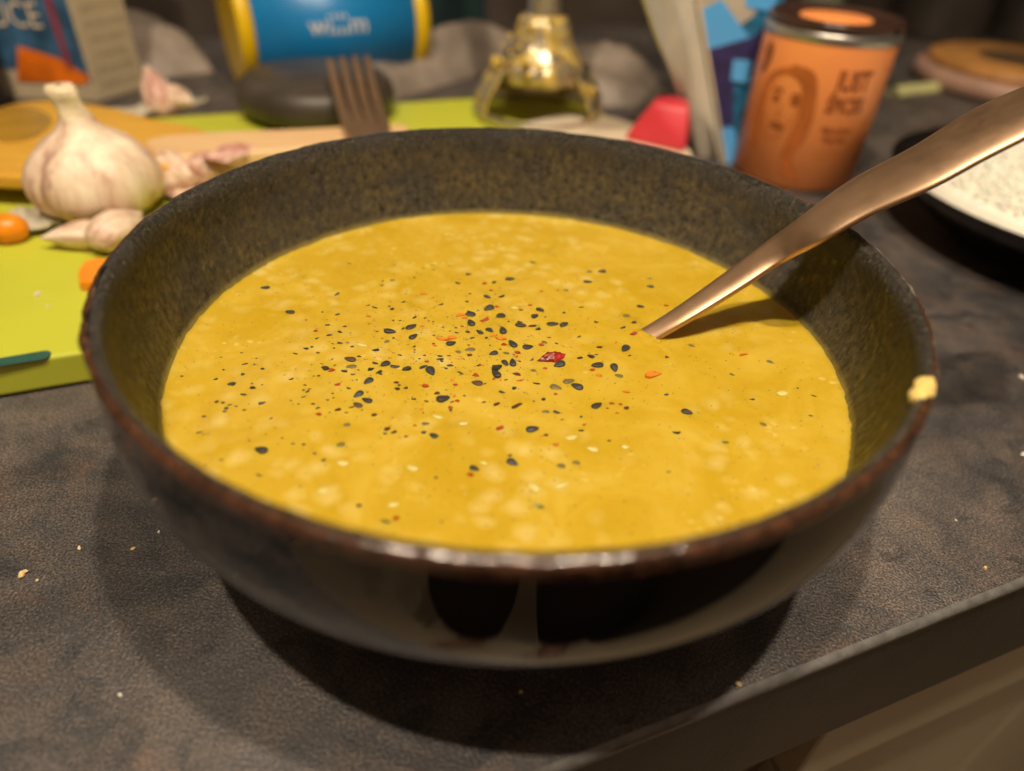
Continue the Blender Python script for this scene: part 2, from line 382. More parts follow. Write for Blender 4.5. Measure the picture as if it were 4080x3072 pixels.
M_SIDE = flat("dark_block", (0.018, 0.014, 0.011), 0.5, 0.2, 8)  # added out-of-view blocks that darken the sides of the bowl's reflection
for nm, x0, x1, lab in (("reflection_block", 0.29, 1.3, "added tall dark block, mirrored in the bowl glaze, right of the photographer"), ("reflection_block", -1.9, -0.95, "added tall dark block, mirrored in the bowl glaze, left of the photographer")):
    sd_ = empty(nm, ((x0 + x1) / 2, -1.08, -0.86), lab, "reflection_block")
    w_ = (x1 - x0) / 2
    hull("carcass", [(x, y, z) for x in (-w_, w_) for y in (-0.75, 0.75) for z in (0.06, 1.15)], M_SIDE, sd_, bev=0.004)
    hull("plinth", [(x, y, z) for x in (-w_ + .02, w_ - .02) for y in (-0.72, 0.72) for z in (0.0, 0.0595)], M_SIDE, sd_)
    for q_ in (-1, 0, 1): hull("door", [(x, y, z) for x in ((-w_ - 0.018, -w_ - 0.0005) if x0 > 0 else (w_ + 0.0005, w_ + 0.018)) for y in (q_ * 0.5 - 0.245, q_ * 0.5 + 0.245) for z in (0.08, 1.13)], M_SIDE, sd_, bev=0.003)

# ------------------------------------------------------------------ the bowl
bowl = empty("soup_bowl", (0, 0, 0), "large dark bowl with speckled olive inside and glossy black outside, full of yellow soup", "bowl")
H = 0.0675
def ro(t): return 0.0804 * ((1 - t ** 3) ** 0.8 + 0.02 * math.sin(math.pi * min(1, t * 1.6)))
outer = [(ro(t), 0.062 - H * t) for t in [0.024 + (0.862 - 0.024) * i / 46 for i in range(47)]]
def wob(r, z, a, j): return r * (1 + 0.0012 * math.sin(3 * a + 1) + 0.0008 * math.sin(7 * a)), z
lathe("outer_wall", outer, M_GLAZE, bowl, 160, wob)
lathe("foot_ring", [(0.0335, 0.0052), (0.0345, 0.004), (0.0340, 0.0008), (0.0325, 0.0), (0.0305, 0.0004), (0.030, 0.004), (0.0, 0.0046)], M_GLAZE, bowl, 96)
def rimd(r, z, a, j):
    k = (0.7, 1, 1, 0.8, .3, 0)[j]
    p = Vector((math.cos(a), math.sin(a), j * 0.04))
    d = noise.noise(p * 14) * 0.00022 + noise.noise(p * 42) * 0.00012
    lumpy = 0.9 * math.exp(-((a - math.radians(209)) / 0.12) ** 2) + 0.5 * math.exp(-((a - math.radians(196)) / 0.10) ** 2)
    d += lumpy * ((noise.noise(p * 20 + Vector((3, 1, 4))) + 0.35) * 0.0011)
    return r * (1 + 0.0012 * math.sin(3 * a + 1) + 0.0008 * math.sin(7 * a)) + d * k, z + d * k * 0.7
rimp = [(ro(0.030), 0.062 - H * 0.030), (ro(0.018), 0.062 - H * 0.018 + 0.0001), (0.0807, 0.0616), (0.0805, 0.0622), (0.0800, 0.0626), (0.0794, 0.0627)]
rimp = rimp[::-1]
lathe("rim", rimp, M_RIM, bowl, 720, rimd, uv=True)
inner = [(0.0794, 0.0627), (0.0788, 0.0627), (0.0783, 0.0624), (0.0779, 0.0618), (0.0775, 0.0608)]
for i in range(1, 40):
    t = 0.024 + 0.82 * (i / 39); z = 0.062 - H * t
    inner.append((max(0.004, ro(t) - 0.0033 - 0.0016 * min(1, i / 12)), z + 0.001 * i / 39))
def innd(r, z, a, j):
    if j == 0:
        p = Vector((math.cos(a), math.sin(a), 0.0)); d = (noise.noise(p * 14) * 0.00022 + noise.noise(p * 42) * 0.00012) * 0.7
        return r * (1 + 0.0012 * math.sin(3 * a + 1) + 0.0008 * math.sin(7 * a)) + d, z + d * 0.7
    p = Vector((math.cos(a) * 1.6, math.sin(a) * 1.6, z * 14))
    d = noise.noise(p * 10) * 0.00012 + noise.noise(p * 34) * 0.00018
    return r * (1 + 0.0012 * math.sin(3 * a + 1) + 0.0008 * math.sin(7 * a)) + d * min(1, j / 3), z
lathe("inner_wall", inner, M_INNER, bowl, 480, innd, uv=True)

# ------------------------------------------------------------------ soup
ZS = 0.0374
def soup_h(x, y):
    r = math.hypot(x, y)
    h = noise.noise(Vector((x, y, 0)) * 95) * 0.00012 + max(0, noise.noise(Vector((x, y, 3)) * 150) - 0.28) * 0.0009
    h += 0.0012 * math.exp(-(0.0748 - r) / 0.0011)
    # soup climbs the spoon a little
    d = math.hypot(x - 0.0322, y - 0.0080); h += 0.0012 * math.exp(-(max(0, d - 0.0020) / 0.0016))
    return ZS + h
V = [(0, 0, soup_h(0, 0))]; F = []; nr, na = 150, 360
for j in range(1, nr + 1):
    r = 0.0752 * (j / nr) ** 0.9
    for i in range(na):
        a = 2 * math.pi * i / na; x, y = r * math.cos(a), r * math.sin(a); V.append((x, y, soup_h(x, y)))
for i in range(na): F.append((0, 1 + i, 1 + (i + 1) % na))
for j in range(nr - 1):
    for i in range(na):
        k = (i + 1) % na; b = 1 + j * na; F.append((b + i, b + na + i, b + na + k, b + k))
soup = mesh("soup", V, F, M_SOUP)
tag(soup, "thick yellow soup filling the dark bowl, flecked with herbs and pale lumps", "soup")

# tiny added beads standing in for lamp glints on the soup's meniscus
V = []; F = []
rb = random.Random(3)
GL = ((-0.0286, 0.0716, 0.0374), (-0.0245, 0.0736, 0.0374), (-0.0266, 0.0726, 0.0374), (0.0120, 0.0759, 0.0374), (0.0145, 0.0759, 0.0374), (0.0172, 0.0756, 0.0374), (0.0190, 0.0748, 0.0374), (0.0129, 0.0340, 0.0374), (0.0297, 0.0305, 0.0374), (-0.0066, -0.0454, 0.0374), (0.0054, -0.0437, 0.0374), (0.0347, 0.0069, 0.0374), (-0.0091, 0.0395, 0.0374))
for k in range(70 + len(GL)):
    if k >= 70: x, y = GL[k - 70][0], GL[k - 70][1] - 0.0008
    elif k < 46: x = rb.gauss(-0.047, 0.006); y = rb.gauss(-0.007, 0.0085)
    else: x = rb.uniform(-0.03, 0.03); y = rb.uniform(-0.02, 0.03)
    if math.hypot(x, y) > (0.068 if k < 70 else 0.0765): continue
    R = rb.uniform(0.00010, 0.00024) if k < 70 else rb.uniform(0.00025, 0.00042); b = len(V)
    for j in range(4):
        t = math.pi / 2 * j / 3
        for i in range(8):
            a = math.pi * 2 * i / 8; V.append((x + R * 1.6 * math.cos(t) * math.cos(a), y + R * 1.3 * math.cos(t) * math.sin(a), soup_h(x, y) + R * 0.8 * math.sin(t)))
    for j in range(3):
        for i in range(8):
            q = (i + 1) % 8; F.append((b + j * 8 + i, b + j * 8 + q, b + (j + 1) * 8 + q, b + (j + 1) * 8 + i))
M_BEAD = flat("oil_bead", (0.62, 0.42, 0.05), 0.05, 0.05, Specular_IOR_Level=0.8)
o = mesh("oil_beads", V, F, M_BEAD, soup); tag(o, kind="stuff")

# pale lumps breaking the surface
LUMPS = [(-0.0087, -0.0270, 0.0374), (0.0058, -0.0433, 0.0374), (0.0109, -0.0424, 0.0374), (-0.0140, -0.0253, 0.0374), (-0.0038, -0.0378, 0.0374), (0.0597, -0.0108, 0.0374), (0.0130, -0.0292, 0.0374), (0.0234, -0.0310, 0.0374), (-0.0344, -0.0017, 0.0374), (-0.0000, 0.0185, 0.0374), (-0.0188, -0.0495, 0.0374), (-0.0315, -0.0472, 0.0374), (-0.0298, -0.0400, 0.0374), (0.0170, -0.0322, 0.0374), (-0.0169, -0.0402, 0.0374)]
M_LUMP = flat("pale_grain", (0.66, 0.53, 0.17), 0.25, 0.08, 400, bump=0.3, bs=900, bd=0.0003, Subsurface_Weight=0.4, Subsurface_Scale=0.002)
for k, p in enumerate(LUMPS):
    rr = random.Random(k); a = rr.uniform(-0.5, 0.5); L = rr.uniform(0.0008, 0.0017)
    o = ellip("soup_lump", (0, 0, 0), (L, L * rr.uniform(0.35, 0.7), 0.0004), M_LUMP, None, seg=12, ring=8,
              fn=lambda q, p_, k=k: q * (1 + 0.3 * ntex(p_, 1.5, k)))
    o.parent = soup; o.location = (p[0], p[1], soup_h(p[0], p[1]) - 0.00022); o.rotation_euler = (0, 0, a)

# ------------------------------------------------------------------ things floating on the soup
SEEDS="""43,435,26,-39,s -16,331,27,8,n -324,288,20,-3,s -70,229,22,-30,n -63,173,31,40,n 66,180,26,-39,n 53,148,23,40,n -32,136,27,33,n -106,140,29,8,n -102,102,34,-67,n 19,101,29,-12,n 96,118,31,6,n 125,119,26,39,n -55,75,24,-42,n -23,76,35,-82,n -78,64,23,-43,n -242,68,30,34,n -288,43,30,-4,n -230,24,25,48,n -140,8,26,31,n 2,22,32,-56,n 74,38,22,-30,s 38,12,27,22,n -95,-10,25,14,p -40,-21,24,36,n -122,-21,21,-41,s -12,-15,19,-25,s -356,-76,28,-10,b -348,-102,25,11,p -276,-86,26,47,n -173,-103,36,-63,n -12,-55,24,-55,n 5,-53,28,-82,n 110,-50,30,28,n -30,-102,33,-55,n 54,-80,20,-41,s 130,-109,30,27,p 101,-134,28,-19,p -301,-150,27,59,n -312,-198,26,51,n -291,-214,27,-28,n -306,-232,23,-23,b -135,-196,32,28,n -69,-136,26,-11,b -316,-295,17,28,s -315,-352,23,18,s -160,-277,15,8,s 78,-217,13,4,s 52,-276,28,13,n -290,2,19,39,s 200,399,17,7,s 236,402,25,7,b 194,341,25,-5,n 132,288,18,6,s 362,334,20,-15,n 364,380,13,9,s 324,226,19,-12,n 285,180,28,38,s 266,29,34,62,n 428,60,17,-31,s 602,10,22,-32,s 147,-128,29,-27,n 196,-44,30,14,n 234,-51,28,-84,n 241,-78,25,-21,s 186,-189,26,32,n 374,-193,26,-28,n 526,-216,16,-27,s -456,-380,28,-15,n 16,-373,26,-29,n -54,-395,21,-23,n 106,-374,23,-7,s 135,-363,18,-9,s -636,211,24,10,n -541,102,24,10,n"""
CHILI="""-62,265,15,23,r -82,296,16,30,r -235,226,29,12,o -207,210,13,27,o -351,107,16,30,o -460,29,14,8,r 68,274,12,-20,r 112,284,11,-15,r 40,201,16,-7,r 18,176,16,22,r -44,183,13,4,r -132,134,37,19,o -118,124,20,24,o -70,118,31,27,r 48,104,26,21,b -121,84,12,-14,r -136,77,11,-10,b -218,74,11,-10,o -164,22,36,-10,o -139,31,32,22,o -46,52,27,15,o -25,40,32,-2,o -18,18,18,-6,r -99,7,10,-11,r -176,-3,15,-16,o -93,-33,18,27,b -186,-68,14,0,r -154,-64,11,-5,b 69,24,16,7,r 92,-24,75,22,D 14,-12,17,7,r 13,-28,11,27,r -74,-108,20,-18,r 15,-95,26,-13,b -62,-68,11,5,o -387,-120,20,15,r -363,-168,17,-13,r -178,-156,19,3,r -122,-131,11,-10,o -114,-146,14,-12,r -241,-148,14,8,b -112,-187,11,10,o -105,-200,14,0,r -118,-222,14,8,r -150,-178,18,22,b -177,-234,12,14,o -376,-268,17,-10,r -25,-204,20,24,b 16,-207,34,26,b -181,-284,10,0,r -13,-278,22,13,r -194,-318,11,0,r 68,-294,9,6,o 79,-290,12,14,b 98,-316,15,-20,r 24,-116,18,19,o 78,-66,15,11,r -34,-118,11,22,r -344,-250,19,0,b -267,-260,17,17,b -234,-300,17,10,b -106,61,17,-7,b 392,240,18,16,r 292,86,23,2,r 540,62,9,-18,o 544,30,28,23,o 319,-70,52,25,o 184,-62,15,20,r 198,-82,17,-7,o 254,-136,20,0,o 219,-178,17,17,r 236,-180,13,13,r 247,-192,17,17,b 227,-210,10,6,o 208,-195,8,23,r 204,140,14,-4,b 100,-158,11,-10,r 156,-253,9,-18,r 360,3,14,-8,b 204,30,18,-19,b -178,-526,16,27,r -450,-314,5,11,r -60,-412,18,-16,r 98,-318,14,-8,o -122,-424,9,6,b"""
HERBS="""-456,366,11,-15 -333,370,10,11 -253,362,11,-10 -232,382,9,32 -224,358,11,38 -184,384,9,21 -270,311,9,41 -128,342,17,25 -153,291,15,-16 -346,256,10,29 -349,278,10,53 -58,309,17,45 -116,240,9,41 -120,202,11,-5 -278,182,11,27 -183,179,12,31 -363,155,11,41 -346,148,17,-17 -310,156,10,24 -300,144,15,37 -450,198,18,49 -426,102,13,48 -496,71,9,41 -465,112,8,0 -241,111,15,42 -289,93,8,45 -272,94,9,18 -214,112,9,36 -204,100,8,-23 -193,98,8,40 -344,72,7,8 -438,54,13,-4 -398,56,10,24 -404,30,14,-21 -425,14,13,18 -450,-1,11,38 -318,42,8,23 -260,60,11,49 -302,54,10,24 -168,76,9,36 -149,61,8,-14 -132,55,11,-10 -184,37,8,14 -301,15,6,45 -275,18,9,32 -94,36,12,31 -60,41,11,34 61,91,15,32 88,59,9,-13 127,175,10,37 78,148,10,45 -409,-19,8,-14 -392,-16,13,9 -376,-12,9,-18 -363,-27,11,22 -401,-37,8,-14 -451,-36,9,6 -463,-44,14,-4 -432,-58,9,-6 -307,-34,18,13 -222,-11,9,41 -220,-24,6,31 -219,-34,6,-9 -180,4,7,-8 -250,-48,11,-15 -272,-62,7,27 -204,-58,7,8 -196,-44,10,-6 -160,-44,13,4 -140,-40,9,-6 -158,-57,18,13 -72,-35,5,0 -339,-63,11,0 -397,-80,9,32 -414,-98,8,-14 -402,-114,20,-15 -384,-101,8,45 -360,-120,20,-18 -330,-113,7,-16 -338,-130,11,5 -304,-107,18,43 -299,-85,14,-12 -284,-116,17,40 -280,-122,11,-15 -254,-94,21,3 -226,-98,23,41 -192,-90,19,36 -134,-78,15,4 -141,-90,8,7 -111,-100,10,0 -105,-106,9,-18 -71,-70,14,30 -31,-76,33,43 20,-45,8,-14 48,-38,13,42 -26,-1,8,-14 -50,13,7,34 -419,-144,6,-9 -410,-142,11,-5 -325,-148,6,-9 -233,-158,10,11 -236,-170,13,-13 -218,-166,10,29 -336,-179,10,0 -350,-188,4,27 -296,-188,6,-9 -429,-176,8,-7 -427,-194,8,14 -416,-188,7,8 -419,-198,13,42 -422,-216,11,41 -365,-200,6,9 -360,-214,6,18 -370,-222,8,-14 -396,-236,9,6 -383,-249,10,37 -318,-240,12,24 -325,-257,9,0 -356,-260,5,11 -294,-246,6,51 -196,-202,13,-4 -169,-206,10,-11 -116,-204,10,37 -92,-183,7,8 -50,-200,9,21 -14,-162,14,-8 -8,-118,8,30 -52,-136,9,36 12,-146,15,16 57,-124,17,-17 -116,-229,10,37 -170,-243,6,39 -149,-238,4,0 102,-218,16,-11 111,-240,8,14 -161,-304,11,15 -140,-312,19,-9 -236,-314,12,-5 -219,-308,14,39 -382,-357,9,-13 54,-186,7,34 75,-178,13,23 6,-20,7,-8 -90,161,9,18 16,118,13,-4 -12,114,9,36 -108,152,18,-13 -34,236,19,36 126,174,9,32 170,205,15,16 158,68,13,23 106,35,9,13 184,-10,18,-13 197,-1,10,0 274,3,9,41 158,-17,16,27 339,-137,11,10 150,-270,12,14 342,-260,17,0 204,-296,9,18 152,-228,9,36 298,141,15,32 500,-48,13,-13 268,118,17,25 524,-136,13,-4 665,-110,12,-20 638,-180,11,5 436,-280,15,0 636,-86,7,8 -598,-74,6,31 -482,-66,13,-13 -636,-95,7,16 -560,-92,7,-8 -578,-116,14,30 -556,-116,8,-14 -534,-128,11,-5 -614,-140,7,8 -568,-153,12,20 -618,-174,9,41 -691,-171,8,0 -579,-188,17,24 -532,-195,15,4 -540,-182,7,45 -517,-184,5,37 -462,-162,10,37 -544,-220,15,-8 -588,-248,11,38 -575,-249,10,-11 -560,-255,10,24 -562,-267,12,9 -562,-276,8,23 -546,-258,7,8 -498,-244,15,37 -526,-268,8,23 -444,-230,7,-16 -436,-242,5,37 -425,-239,6,9 -596,-294,9,21 -588,-341,13,27 -577,-346,6,51 -466,-288,7,45 -508,-298,5,-22 -427,-342,6,-9 -486,-357,5,0 -403,-357,8,0 -356,-380,11,-10 -335,-396,9,36 -520,-411,9,6 -490,-402,3,18 -479,-432,3,18 -439,-444,12,-14 -242,-400,5,0 -358,-432,5,-22 -380,-441,4,45 -359,-465,7,0 -246,-502,12,0 -194,-534,17,-3 -228,-550,4,0 9,-354,12,-5 -100,-528,8,23 66,-480,19,-12 204,-296,9,21 309,-374,10,6 219,-456,6,-9 131,-474,6,0"""

SPOONP = (0.0322, 0.008)
def sector(x, y):
    r = math.hypot(x, y); a = math.degrees(math.atan2(y, x)) % 360
    if math.hypot(x - SPOONP[0], y - SPOONP[1]) < 0.0085: return "at the spoon's foot"
    names = ["right", "back right", "back", "back left", "left", "front left", "front", "front right"]
    s = names[int(((a + 22.5) % 360) // 45)]
    if math.hypot(x + 0.004, y - 0.006) < 0.009: return "mid patch"
    if r < 0.026: return s + " of centre"
    if r < 0.048: return s + ", halfway out"
    return s + ", by the edge"
items = []
def reg(o, base, x, y, cat):
    items.append((o, base, sector(x, y), cat))
def seed_mesh(name, m, k):
    V = []; F = []; rr = random.Random(k); seg, ring = 18, 9
    for j in range(ring + 1):
        t = math.pi * j / ring
        for i in range(seg):
            a = 2 * math.pi * i / seg
            cx = math.cos(a); sy = math.sin(a)
            wd = 0.285 * (1 - 0.40 * cx) + 0.02 * rr.random() * 0
            st = math.sin(t)
            x = 0.5 * cx * st; y = wd * sy * st
            z = 0.13 * math.cos(t) * (1 - 0.15 * cx)
            if math.cos(t) > 0: z += 0.03 * math.exp(-((st - 0.88) / 0.09) ** 2)   # raised rim of the seed
            V.append((x, y, z + 0.02 * ntex((x, y, z), 4, k)))
    for j in range(ring):
        for i in range(seg):
            q = (i + 1) % seg; F.append((j * seg + i, (j + 1) * seg + i, (j + 1) * seg + q, j * seg + q))
    me = bpy.data.meshes.new(name); me.from_pydata(V, [], F); me.polygons.foreach_set("use_smooth", [True] * len(F)); me.materials.append(m); return me
SM = {'n': [seed_mesh("sesame_seed", M_SEED, k) for k in range(4)], 's': [seed_mesh("sesame_seed", M_SEEDS, k + 10) for k in range(2)],
      'p': [seed_mesh("sesame_seed", M_SEEDP, k + 20) for k in range(2)], 'b': [seed_mesh("sesame_seed", M_SEEDB, k + 30) for k in range(2)]}
rs = random.Random(11)
for t in SEEDS.split():
    x, y, L, a, k = t.split(','); x = int(x) / 1e4; y = int(y) / 1e4; L = int(L) / 1e4; a = math.radians(int(a))
    L = min(max(L * 0.98, 0.0020), 0.0031)
    if rs.random() < 0.5: a += math.pi
    me = rs.choice(SM[k]); o = bpy.data.objects.new("sesame_seed", me); COL.objects.link(o)
    dz = {'n': rs.choice((0.0, 0.03, 0.07)), 's': -0.09, 'p': -0.03, 'b': 0.04}[k]
    o.location = (x, y, soup_h(x, y) + dz * L); o.rotation_euler = (rs.uniform(-.2, .2) * (k in 'nb'), rs.uniform(-.15, .15) * (k in 'nb'), a); o.scale = (L, L * rs.uniform(.9, 1.1), L)
    st = {'n': "black sesame seed", 's': "sunken dark sesame seed", 'p': "greyish sesame seed", 'b': "brown sesame seed"}[k]
    reg(o, st, x, y, "sesame seed")
def flake_mesh(name, m, k, asp, thick):
    rr = random.Random(k); n = rr.randint(5, 8); bm = bmesh.new(); P = []
    for i in range(n):
        a = 2 * math.pi * i / n + rr.uniform(-.3, .3); r = rr.uniform(0.30, 0.52)
        P.append((r * math.cos(a), r * math.sin(a) * asp))
    b = [bm.verts.new((x, y, -thick + 0.10 * ntex((x, y, 0), 2.2, k))) for x, y in P]
    t = [bm.verts.new((x * .92, y * .92, thick + 0.22 * ntex((x, y, 1), 2.2, k))) for x, y in P]
    c = bm.verts.new((0, 0, thick * 1.4 + 0.10 * rr.uniform(-1, 1)))
    for i in range(n):
        q = (i + 1) % n; bm.faces.new((b[i], b[q], t[q], t[i])); bm.faces.new((t[i], t[q], c))
    bm.faces.new(b[::-1]); bmesh.ops.recalc_face_normals(bm, faces=bm.faces)
    me = bpy.data.meshes.new(name); bm.to_mesh(me); bm.free(); me.materials.append(m); return me
CM = {c: [flake_mesh("chili_flake", m, 50 + 10 * i + k, 0.7, 0.07) for k in range(6)] for i, (c, m) in enumerate((('r', M_CR), ('o', M_CO), ('b', M_CB)))}
for t in CHILI.split():
    x, y, L, a, k = t.split(','); x = int(x) / 1e4; y = int(y) / 1e4; L = int(L) / 1e4; a = math.radians(int(a))
    if k == 'D':
        V = []; F = []; n = 15; m_ = 11
        for j in range(m_):
            for i in range(n):
                u, v = i / (n - 1) * 2 - 1, j / (m_ - 1) * 2 - 1
                f = 1 - 0.35 * abs(v) ** 1.5 - 0.2 * max(0, v)
                px, py = u * L * 0.5 * f, v * L * 0.27 * (1 - 0.5 * max(0, -u)) * (1 - .3 * u * u)
                px += 0.0003 * ntex((u, v, 0), 2.4, 5); py += 0.0003 * ntex((u, v, 0), 2.4, 8)
                edge = (1 - u * u) * (1 - v * v)
                V.append((px, py, 0.00005 + 0.0012 * edge + edge ** .5 * 0.0007 * ntex((u, v, 0), 2.6, 2) + edge ** .5 * 0.0004 * ntex((u, v, 0), 6, 4)))
        for j in range(m_ - 1):
            for i in range(n - 1): F.append((j * n + i, j * n + i + 1, (j + 1) * n + i + 1, (j + 1) * n + i))
        o = mesh("chili_flake", V, F, M_CD); o.location = (x, y, soup_h(x, y)); o.rotation_euler = (0, 0, a + .1)
        tag(o, "largest deep red crinkled chili flake, right of the middle of the soup", "chili flake", "chili flakes on the soup"); continue
    me = rs.choice(CM[k]); o = bpy.data.objects.new("chili_flake", me); COL.objects.link(o)
    o.location = (x, y, soup_h(x, y) + 0.04 * L); o.scale = (L * 0.98, L * (0.9 if L < 0.0024 else 0.55), L * 0.8); o.rotation_euler = (rs.uniform(-.12, .12), rs.uniform(-.12, .12), a)
    st = {'r': "red chili flake", 'o': "orange chili flake", 'b': "dark brownish red chili flake"}[k]
    sz = "small " if L < 0.0014 else ("wide " if L > 0.0024 else "")
    reg(o, sz + st, x, y, "chili flake")
HM = [flake_mesh("herb_flake", M_HERB, 100 + k, 0.30 + 0.09 * (k % 5), 0.07) for k in range(10)]
HG = [flake_mesh("herb_flake", M_HERBG, 130 + k, 0.45, 0.05) for k in range(3)]
for t in HERBS.split():
    x, y, L, a = t.split(','); x = int(x) / 1e4; y = int(y) / 1e4; L = int(L) / 1e4; a = math.radians(int(a))
    g = (x > 0.035 or y < -0.042 or y > 0.034) and rs.random() < 0.75
    me = rs.choice(HG if g else HM); o = bpy.data.objects.new("herb_flake", me); COL.objects.link(o)
    o.location = (x, y, soup_h(x, y) + 0.03 * L); L *= 1.22; o.scale = (L, L, L * (0.5 if g else 0.9)); o.rotation_euler = (rs.uniform(-.15, .15), rs.uniform(-.15, .15), a)
    sz = "speck-sized " if L < 0.0010 else ("long " if L > 0.0018 else "")
    reg(o, sz + ("green herb flake" if g else "dark dried herb flake"), x, y, "herb flake")
short = {"sesame seed": "sesame seed", "chili flake": "chili flake", "herb flake": "herb flake"}
for o, b, s, c in items:
    near = sorted(((q[0].location - o.location).length, n_) for n_, q in enumerate(items) if q[0] is not o)[:2]
    if near[0][0] > 0.0045: b = "lone " + b
    else:
        w1 = items[near[0][1]][3]; w2 = items[near[1][1]][3]
        if near[1][0] > 0.004: b += " beside " + w1
        else: b += " between " + (w1 + " and " + w2 if w1 != w2 else w1 + "s")
    tag(o, b + ", " + s, c, {"sesame seed": "sesame seeds", "chili flake": "chili flakes", "herb flake": "herb flakes"}[c] + ", " + b + ", " + s)

# fine herb and chili dust, too small to pick apart
rd = random.Random(21)
for nm, mt, cnt, lab in (("herb_dust", M_HERBG, 1500, "fine green and dark herb dust scattered all over the yellow soup"), ("chili_dust", M_CR, 260, "fine red chili dust around the middle of the soup")):
    V = []; F = []
    while len(F) < cnt * 4:
        if nm == "chili_dust" or rd.random() < 0.35: x, y = rd.gauss(-0.008, 0.017), rd.gauss(0.006, 0.014)
        else: a = rd.uniform(0, 2 * math.pi); r = 0.074 * math.sqrt(rd.random()); x, y = r * math.cos(a), r * math.sin(a)
        if math.hypot(x, y) > 0.073: continue
        L = rd.choice((0.00014, 0.0002, 0.00026, 0.00034)); a = rd.uniform(0, math.pi); z = soup_h(x, y); b = len(V)
        c, s_ = math.cos(a) * L, math.sin(a) * L; w = rd.uniform(0.35, 0.8)
        V += [(x + c, y + s_, z - 0.00002), (x - s_ * w, y + c * w, z - 0.00002), (x - c, y - s_, z - 0.00002), (x + s_ * w, y - c * w, z - 0.00002), (x, y, z + 0.00008)]
        F += [(b, b + 1, b + 4), (b + 1, b + 2, b + 4), (b + 2, b + 3, b + 4), (b + 3, b, b + 4)]
    tag(mesh(nm, V, F, mt, smooth=False), lab, nm.replace("_", " "), kind="stuff")

# ------------------------------------------------------------------ copper spoon
spoon = empty("spoon", (0.0322, 0.008, ZS), "brushed copper spoon standing in the soup and leaning on the right back rim", "spoon")
UP = [(0.0307, 0.0105, 0.0382), (0.0391, 0.0132, 0.0438), (0.0509, 0.0197, 0.0508), (0.0593, 0.0235, 0.0568), (0.0663, 0.0236, 0.0644), (0.0756, 0.0269, 0.0717), (0.0881, 0.0288, 0.0797), (0.1005, 0.0341, 0.0864), (0.1104, 0.0346, 0.0920)]
LO = [(0.0339, 0.0066, 0.0378), (0.0414, 0.0080, 0.0434), (0.0526, 0.0122, 0.0502), (0.0608, 0.0146, 0.0562), (0.0670, 0.0112, 0.0636), (0.0746, 0.0104, 0.0707), (0.0838, 0.0081, 0.0783), (0.0919, 0.0084, 0.0846), (0.0995, 0.0088, 0.0900)]
def catm(P, n):
    out = []
    for i in range(len(P) - 1):
        p0 = Vector(P[max(0, i - 1)]); p1 = Vector(P[i]); p2 = Vector(P[i + 1]); p3 = Vector(P[min(len(P) - 1, i + 2)])
        for j in range(n):
            t = j / n
            out.append(0.5 * ((2 * p1) + (p2 - p0) * t + (2 * p0 - 5 * p1 + 4 * p2 - p3) * t * t + (3 * p1 - p0 - 3 * p2 + p3) * t ** 3))
    out.append(Vector(P[-1])); return out
def ext(P, d0, d1):
    a = Vector(P[0]); b = Vector(P[1]); c = Vector(P[-1]); d = Vector(P[-2])
    return [tuple(a + (a - b).normalized() * d0)] + list(P) + [tuple(c + (c - d).normalized() * q) for q in d1]
U2 = catm(ext(UP, 0.008, (0.008, 0.016, 0.024)), 5); L2 = catm(ext(LO, 0.008, (0.008, 0.016, 0.024)), 5)
V = []; F = []; nn = 13
for a, b in zip(U2, L2):
    k = len(V)
    ax = (b - a); w = ax.length; c = (a + b) / 2; ax.normalize()
    i0 = U2.index(a); tdir = (U2[min(i0 + 1, len(U2) - 1)] - U2[max(i0 - 1, 0)]).normalized()
    nrm = tdir.cross(ax).normalized()
    if nrm.z < 0: nrm = -nrm
    th = 0.0017
    for i in range(nn):       # domed upper side
        s = -1 + 2 * i / (nn - 1); V.append(c + ax * (w / 2) * s + nrm * (0.10 * w * (1 - abs(s) ** 3.0)))
    for i in range(nn):       # lower side, thick
        s = 1 - 2 * i / (nn - 1); V.append(c + ax * (w / 2) * s * 0.96 - nrm * (th * (0.75 + 0.25 * (1 - s * s))))
m2 = 2 * nn
for j in range(len(U2) - 1):
    for i in range(m2): F.append((j * m2 + i, j * m2 + (i + 1) % m2, (j + 1) * m2 + (i + 1) % m2, (j + 1) * m2 + i))
F.append(tuple(range(m2))[::-1]); F.append(tuple(range((len(U2) - 1) * m2, len(U2) * m2)))
V = [v - spoon.location for v in V]
hd = mesh("handle", V, F, M_COPPER, spoon)
bmx = bmesh.new(); bmx.from_mesh(hd.data); bmesh.ops.recalc_face_normals(bmx, faces=bmx.faces); bmx.to_mesh(hd.data); bmx.free()
md = hd.modifiers.new("s", 'SUBSURF'); md.levels = 1; md.render_levels = 2
ellip("spoon_bowl", (-0.018, -0.010, -0.014), (0.021, 0.013, 0.004), M_COPPER, spoon, rot=(0, 0.25, math.radians(20)))

# dried splash of soup on the right rim
V = []
sp_ = ellip("soup_splash", (0, 0, 0), (0.0017, 0.0040, 0.0011), M_SPLASH, None, seg=28, ring=16,
            fn=lambda q, p: q * (1 + 0.55 * ntex(p, 1.8, 5) + 0.10 * ntex(p, 5, 2)))
sp_.location = (0.0672, -0.0410, 0.0622); sp_.rotation_euler = (0.15, 0.35, math.radians(-32))
sp_.data.materials.clear(); sp_.data.materials.append(flat("thick_soup_drip", (0.85, 0.60, 0.20), 0.16, 0.25, 350, bump=0.3, bs=700, bd=0.0004, Subsurface_Weight=0.4, Subsurface_Scale=0.002))
tag(sp_, "small thick yellow soup splash stuck on the right front rim of the bowl", "splash")

